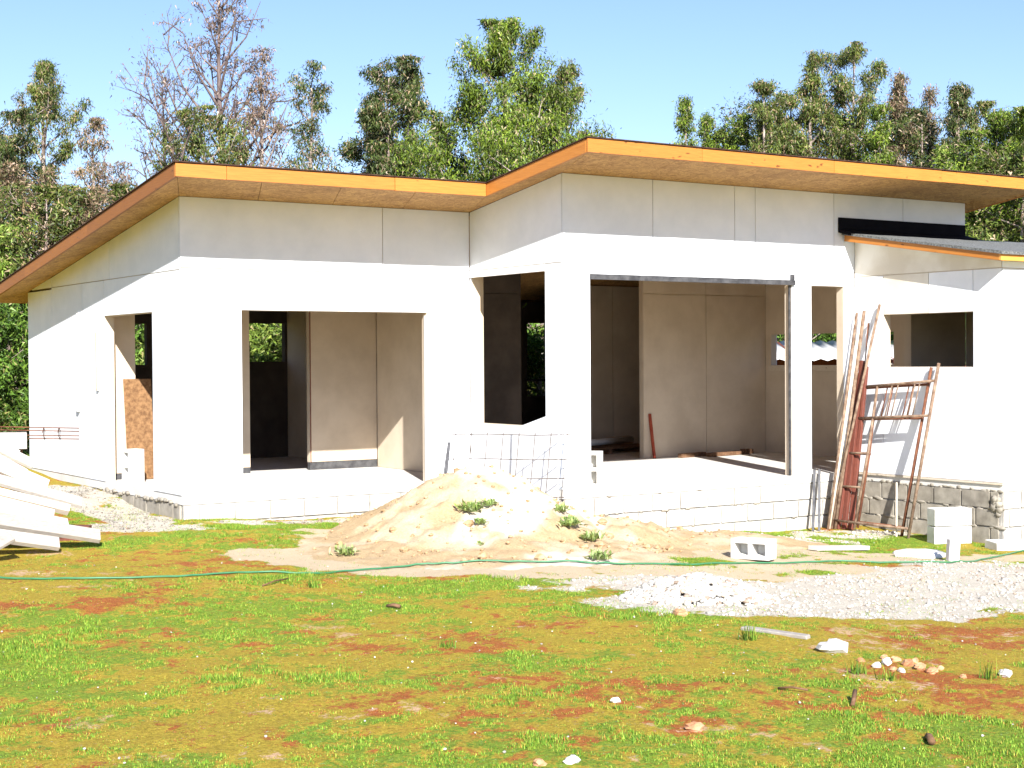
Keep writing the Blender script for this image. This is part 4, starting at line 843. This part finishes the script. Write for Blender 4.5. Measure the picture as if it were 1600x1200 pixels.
PAL = {'olive': [(5,(.11,.155,.028)), (3,(.18,.21,.045)), (1.2,(.30,.21,.11)), (.6,(.46,.35,.22)), (2,(.05,.08,.02))],
 'dark': [(5,(.06,.095,.02)), (3,(.11,.14,.035)), (1.4,(.26,.19,.10)), (.8,(.46,.36,.25)), (2,(.03,.05,.015))],
 'green': [(5,(.12,.19,.018)), (3,(.22,.30,.03)), (2.5,(.055,.09,.022)), (1,(.36,.30,.16))],
 'bright': [(5,(.18,.27,.04)), (3,(.26,.32,.06)), (2,(.10,.17,.03)), (.5,(.36,.30,.14))],
 'brown': [(3,(.26,.17,.10)), (2,(.44,.31,.22)), (3,(.15,.12,.06)), (2.5,(.11,.13,.045))],
 'bare': [(3,(.30,.19,.13)), (4,(.17,.12,.09)), (2,(.13,.14,.06)), (1,(.46,.36,.30))],
 'bush': [(5,(.10,.20,.025)), (3,(.17,.28,.04)), (2,(.05,.10,.02)), (.7,(.30,.27,.10))]}
T = make_tree
T('eucalyptus_tree', 'dense dark eucalyptus cut by the left picture edge', 0, 185, 31, 120, 'dark', 1, n_leaf=8000, profile='vase', base_frac=.12)
T('eucalyptus_tree', 'slim eucalyptus with a small round tuft on top at far left', 70, 92, 33, 95, 'olive', 2, n_leaf=5200, profile='tuft', base_frac=.28, bare=.1)
T('eucalyptus_tree', 'thin brownish eucalyptus second from the left edge gap', 150, 198, 32, 62, 'brown', 3, n_leaf=2600, base_frac=.2, bare=.25)
T('eucalyptus_tree', 'wispy brown eucalyptus just left of the tall bare tree', 182, 262, 31, 55, 'bare', 4, n_leaf=1500, base_frac=.2, bare=.4)
T('bare_tree', 'tallest tree, nearly bare with purple-brown twigs, cut by the top edge', 348, -55, 34, 230, 'bare', 5, bare=.72, n_leaf=7000, profile='cone', base_frac=.36, bark='bark_dark')
T('eucalyptus_tree', 'brown leafy eucalyptus in front of the tall bare trunk', 325, 185, 33, 100, 'olive', 6, n_leaf=5200, base_frac=.2, profile='vase')
T('bare_tree', 'sparse twiggy tree left of the tall bare trunk', 258, 130, 35, 100, 'bare', 7, bare=.78, n_leaf=3000, base_frac=.3, bark='bark_dark', profile='vase')
T('eucalyptus_tree', 'sparse brown eucalyptus right of the tall bare trunk', 415, 88, 34, 80, 'bare', 8, bare=.5, n_leaf=3600, base_frac=.28)
T('eucalyptus_tree', 'slender dark-leaved eucalyptus standing apart right of the bare trees', 492, 116, 33, 78, 'dark', 9, bare=.3, n_leaf=3400, base_frac=.3)
T('eucalyptus_tree', 'dense dark eucalyptus with twin tops over the left roof edge', 612, 106, 31, 128, 'dark', 10, n_leaf=9500, base_frac=.15)
T('eucalyptus_tree', 'short brown bare-topped tree between two dense eucalyptus', 682, 182, 36, 50, 'brown', 11, n_leaf=1700, base_frac=.2, bare=.3)
T('eucalyptus_tree', 'largest bright green cone-shaped eucalyptus behind the roof step', 792, 45, 30, 300, 'green', 12, n_leaf=18000, base_frac=.22, profile='cone')
T('eucalyptus_tree', 'drooping olive eucalyptus right behind the big green one', 884, 96, 33, 82, 'olive', 13, n_leaf=4200, base_frac=.2, bare=.12)
T('eucalyptus_tree', 'small pointed eucalyptus, taller of the pair above the right roof', 1070, 148, 38, 62, 'green', 14, n_leaf=2600, base_frac=.25, profile='cone')
T('eucalyptus_tree', 'small pointed eucalyptus, shorter of the pair above the right roof', 1110, 174, 38, 58, 'green', 15, n_leaf=2200, base_frac=.25, profile='cone')
T('eucalyptus_tree', 'narrow olive eucalyptus at the left end of the right-hand grove', 1195, 122, 36, 84, 'olive', 16, n_leaf=4600, base_frac=.2, profile='cone')
T('eucalyptus_tree', 'pale feathery-topped eucalyptus, left of the two tallest in right grove', 1274, 84, 37, 120, 'olive', 17, n_leaf=6000, base_frac=.2, profile='cone')
T('eucalyptus_tree', 'umbrella-topped eucalyptus, right of the two tallest in right grove', 1336, 84, 37, 88, 'olive', 18, n_leaf=6500, base_frac=.2, profile='vase')
T('eucalyptus_tree', 'dry pinkish-brown eucalyptus in the middle of right grove', 1402, 114, 36, 96, 'brown', 19, n_leaf=4200, base_frac=.2, bare=.1, profile='cone')
T('eucalyptus_tree', 'thin dry tree between the brown and the dark eucalyptus on the right', 1455, 136, 37, 46, 'brown', 20, n_leaf=2000, base_frac=.2, bare=.25, profile='cone')
T('eucalyptus_tree', 'dark-topped eucalyptus near the right end of the grove', 1502, 126, 35, 92, 'dark', 21, n_leaf=5200, base_frac=.15, profile='cone')
T('eucalyptus_tree', 'bright green eucalyptus right of the dark-topped one', 1556, 168, 34, 100, 'green', 22, n_leaf=7000, base_frac=.12, profile='cone')
T('eucalyptus_tree', 'eucalyptus cut by the right picture edge', 1618, 182, 33, 110, 'green', 23, n_leaf=7000, base_frac=.1, profile='vase')
T('eucalyptus_tree', 'slim olive eucalyptus between the narrow one and the feathery one', 1226, 158, 36.5, 62, 'olive', 31, n_leaf=3800, base_frac=.15)
T('eucalyptus_tree', 'green eucalyptus closing the gap right of the umbrella-topped one', 1374, 160, 35.5, 76, 'green', 32, n_leaf=4200, base_frac=.12, profile='cone')
T('eucalyptus_tree', 'dark narrow eucalyptus behind the thin dry tree', 1432, 168, 38, 70, 'dark', 33, n_leaf=4200, base_frac=.12)
T('eucalyptus_tree', 'olive eucalyptus just left of the bright green right-hand one', 1530, 172, 36, 70, 'olive', 34, n_leaf=4200, base_frac=.12)
T('eucalyptus_tree', 'pointed green eucalyptus nearest the right picture edge', 1588, 186, 35, 80, 'green', 35, n_leaf=4600, base_frac=.1, profile='cone')
T('eucalyptus_tree', 'dense olive eucalyptus behind the twin-topped dark one', 640, 124, 32.5, 80, 'olive', 36, n_leaf=5200, base_frac=.12)
under = [(20,270,30,180,'brown','bush'),(75,300,29,150,'olive','brush'),(130,300,30,130,'brown',''),(190,300,31,110,'olive',''),(-40,330,28,140,'bright',''),(15,455,27,110,'bush',''),(-60,450,26,120,'bush',''),(235,300,31,110,'olive',''),
 (1165,195,37,120,'green',''),(1235,150,38,150,'olive',''),(1300,150,38,160,'green',''),(1370,165,38,150,'olive',''),(1440,180,36,150,'dark',''),(1485,235,34,90,'bright',''),(1545,215,33,160,'green',''),(1600,225,32,170,'olive',''),(1130,205,38,60,'bright',''),(585,175,33,110,'dark',''),(700,190,32,110,'green',''),(860,185,31,120,'green','')]
ul = ['brown-leaved bush tree low at far left above the roof slope','olive bush tree second from left low above the roof slope','brown bush tree third from left low above the roof slope','olive bush tree where the roof slope meets the sky','bright bush tree cut by the left edge','green bush left of the back corner of house','outer green bush at the left edge below the eave','olive bush behind the left roof corner',
 'green bush tree at the left foot of right grove','olive tree filling behind the feathery eucalyptus','green tree filling below the umbrella-topped eucalyptus','olive tree filling below the pinkish-brown eucalyptus','dark tree filling below the thin dry tree','yellow-green round bush tree above the far right roof','green tree behind the far right roof end','olive tree at the lower right edge of grove','small yellow-green bush top above the right roof','dark tree at the left foot of twin-topped eucalyptus','green tree low at left of the big cone','green tree low at right of the big cone']
for k, (x, y, d, w_, kd, _) in enumerate(under): T('bush_tree', ul[k], x, y, d, w_, kd, 60+k, n_leaf=6000, base_frac=.05, profile='bush', leafL=.108, loose=1.2, group='bushy trees behind the house')
# hedge-like bushes seen through the openings at the back
for k, (x, d, kd, lb) in enumerate([(200,24.5,'bush','yard bush seen through the left doorway'),(330,25,'bright','yard bush behind the left back window'),(430,25,'bright','bright yard bush filling the left back window'),(560,26,'bush','yard bush behind the middle of house'),(700,26,'bush','yard bush left of the back right window'),(840,26.5,'bush','bright yard bush filling the barred back window'),(980,28,'bush','yard bush behind the right rooms'),(1230,33,'bush','bush beyond the white shed roof'),(1330,33.5,'bush','second bush beyond the white shed roof'),(1440,31,'bush','yard bush beyond the right end wall'),(1545,29,'bush','low bush showing under the right roof end'),(1620,28,'bush','low bush at right edge beyond the lean-to')]):
    T('yard_bush', lb, x, 400 if x > 1400 else 455, d, 190, kd, 200+k, n_leaf=5000, base_frac=.02, profile='bush', leafL=.12, loose=1.1, group='bushes behind the house', cat='bush')

# ------------------------------------------------------------------ shed with the white corrugated roof, beyond the right end wall
sh = thing('shed', 'shed with white corrugated roof seen through the end window', 'shed', (14.6, 5.0, gz(14.6, 5)))
f0 = np.array([12.6, 5.25, 1.36]); f1 = np.array([15.6, 3.2, 1.36]); bk = np.array([1.9, 2.6, .36]); nx = 60; V_ = []; F_ = []
for i in range(nx+1):
    for j in range(2):
        p = f0+(f1-f0)*i/nx+bk*j; V_.append((p[0], p[1], p[2]+.02*math.sin(i*math.pi/2)))
for i in range(nx): F_.append((2*i, 2*i+2, 2*i+3, 2*i+1))
rs = meshobj('roof', V_, F_, M['tin'], sh, True); so = rs.modifiers.new('solid', 'SOLIDIFY'); so.thickness = .006
for i in range(5):
    p = f0+(f1-f0)*(i+.1)/4.4; MB().bar((p[0], p[1], gz(p[0], p[1])-.1), (p[0], p[1], p[2]-.07), .1, .1, (0,1,0)).build('post', M['timber'], sh); MB().bar((p[0]-.05, p[1]-.07, p[2]-.045), tuple(p+bk-np.array([0,0,.045])), .05, .07).build('rafter', M['redwood'], sh)
q = f0+bk; q2 = f1+bk; MB().hexa([(q[0],q[1],gz(q[0],q[1])-.1),(q2[0],q2[1],gz(q2[0],q2[1])-.1),(q2[0]+.05,q2[1]+.05,gz(q2[0],q2[1])-.1),(q[0]+.05,q[1]+.05,gz(q[0],q[1])-.1)], [(q[0],q[1],1.6),(q2[0],q2[1],1.6),(q2[0]+.05,q2[1]+.05,1.6),(q[0]+.05,q[1]+.05,1.6)]).build('back_wall', M['redwood'], sh)
rb_ = MB().box(14.0, 14.7, 1.9, 2.5, gz(14.3,2.2), 1.25).build('red_tank', M['red'], None, bevel=.05); tag(rb_, 'red box partly seen through the lean-to window', 'box')
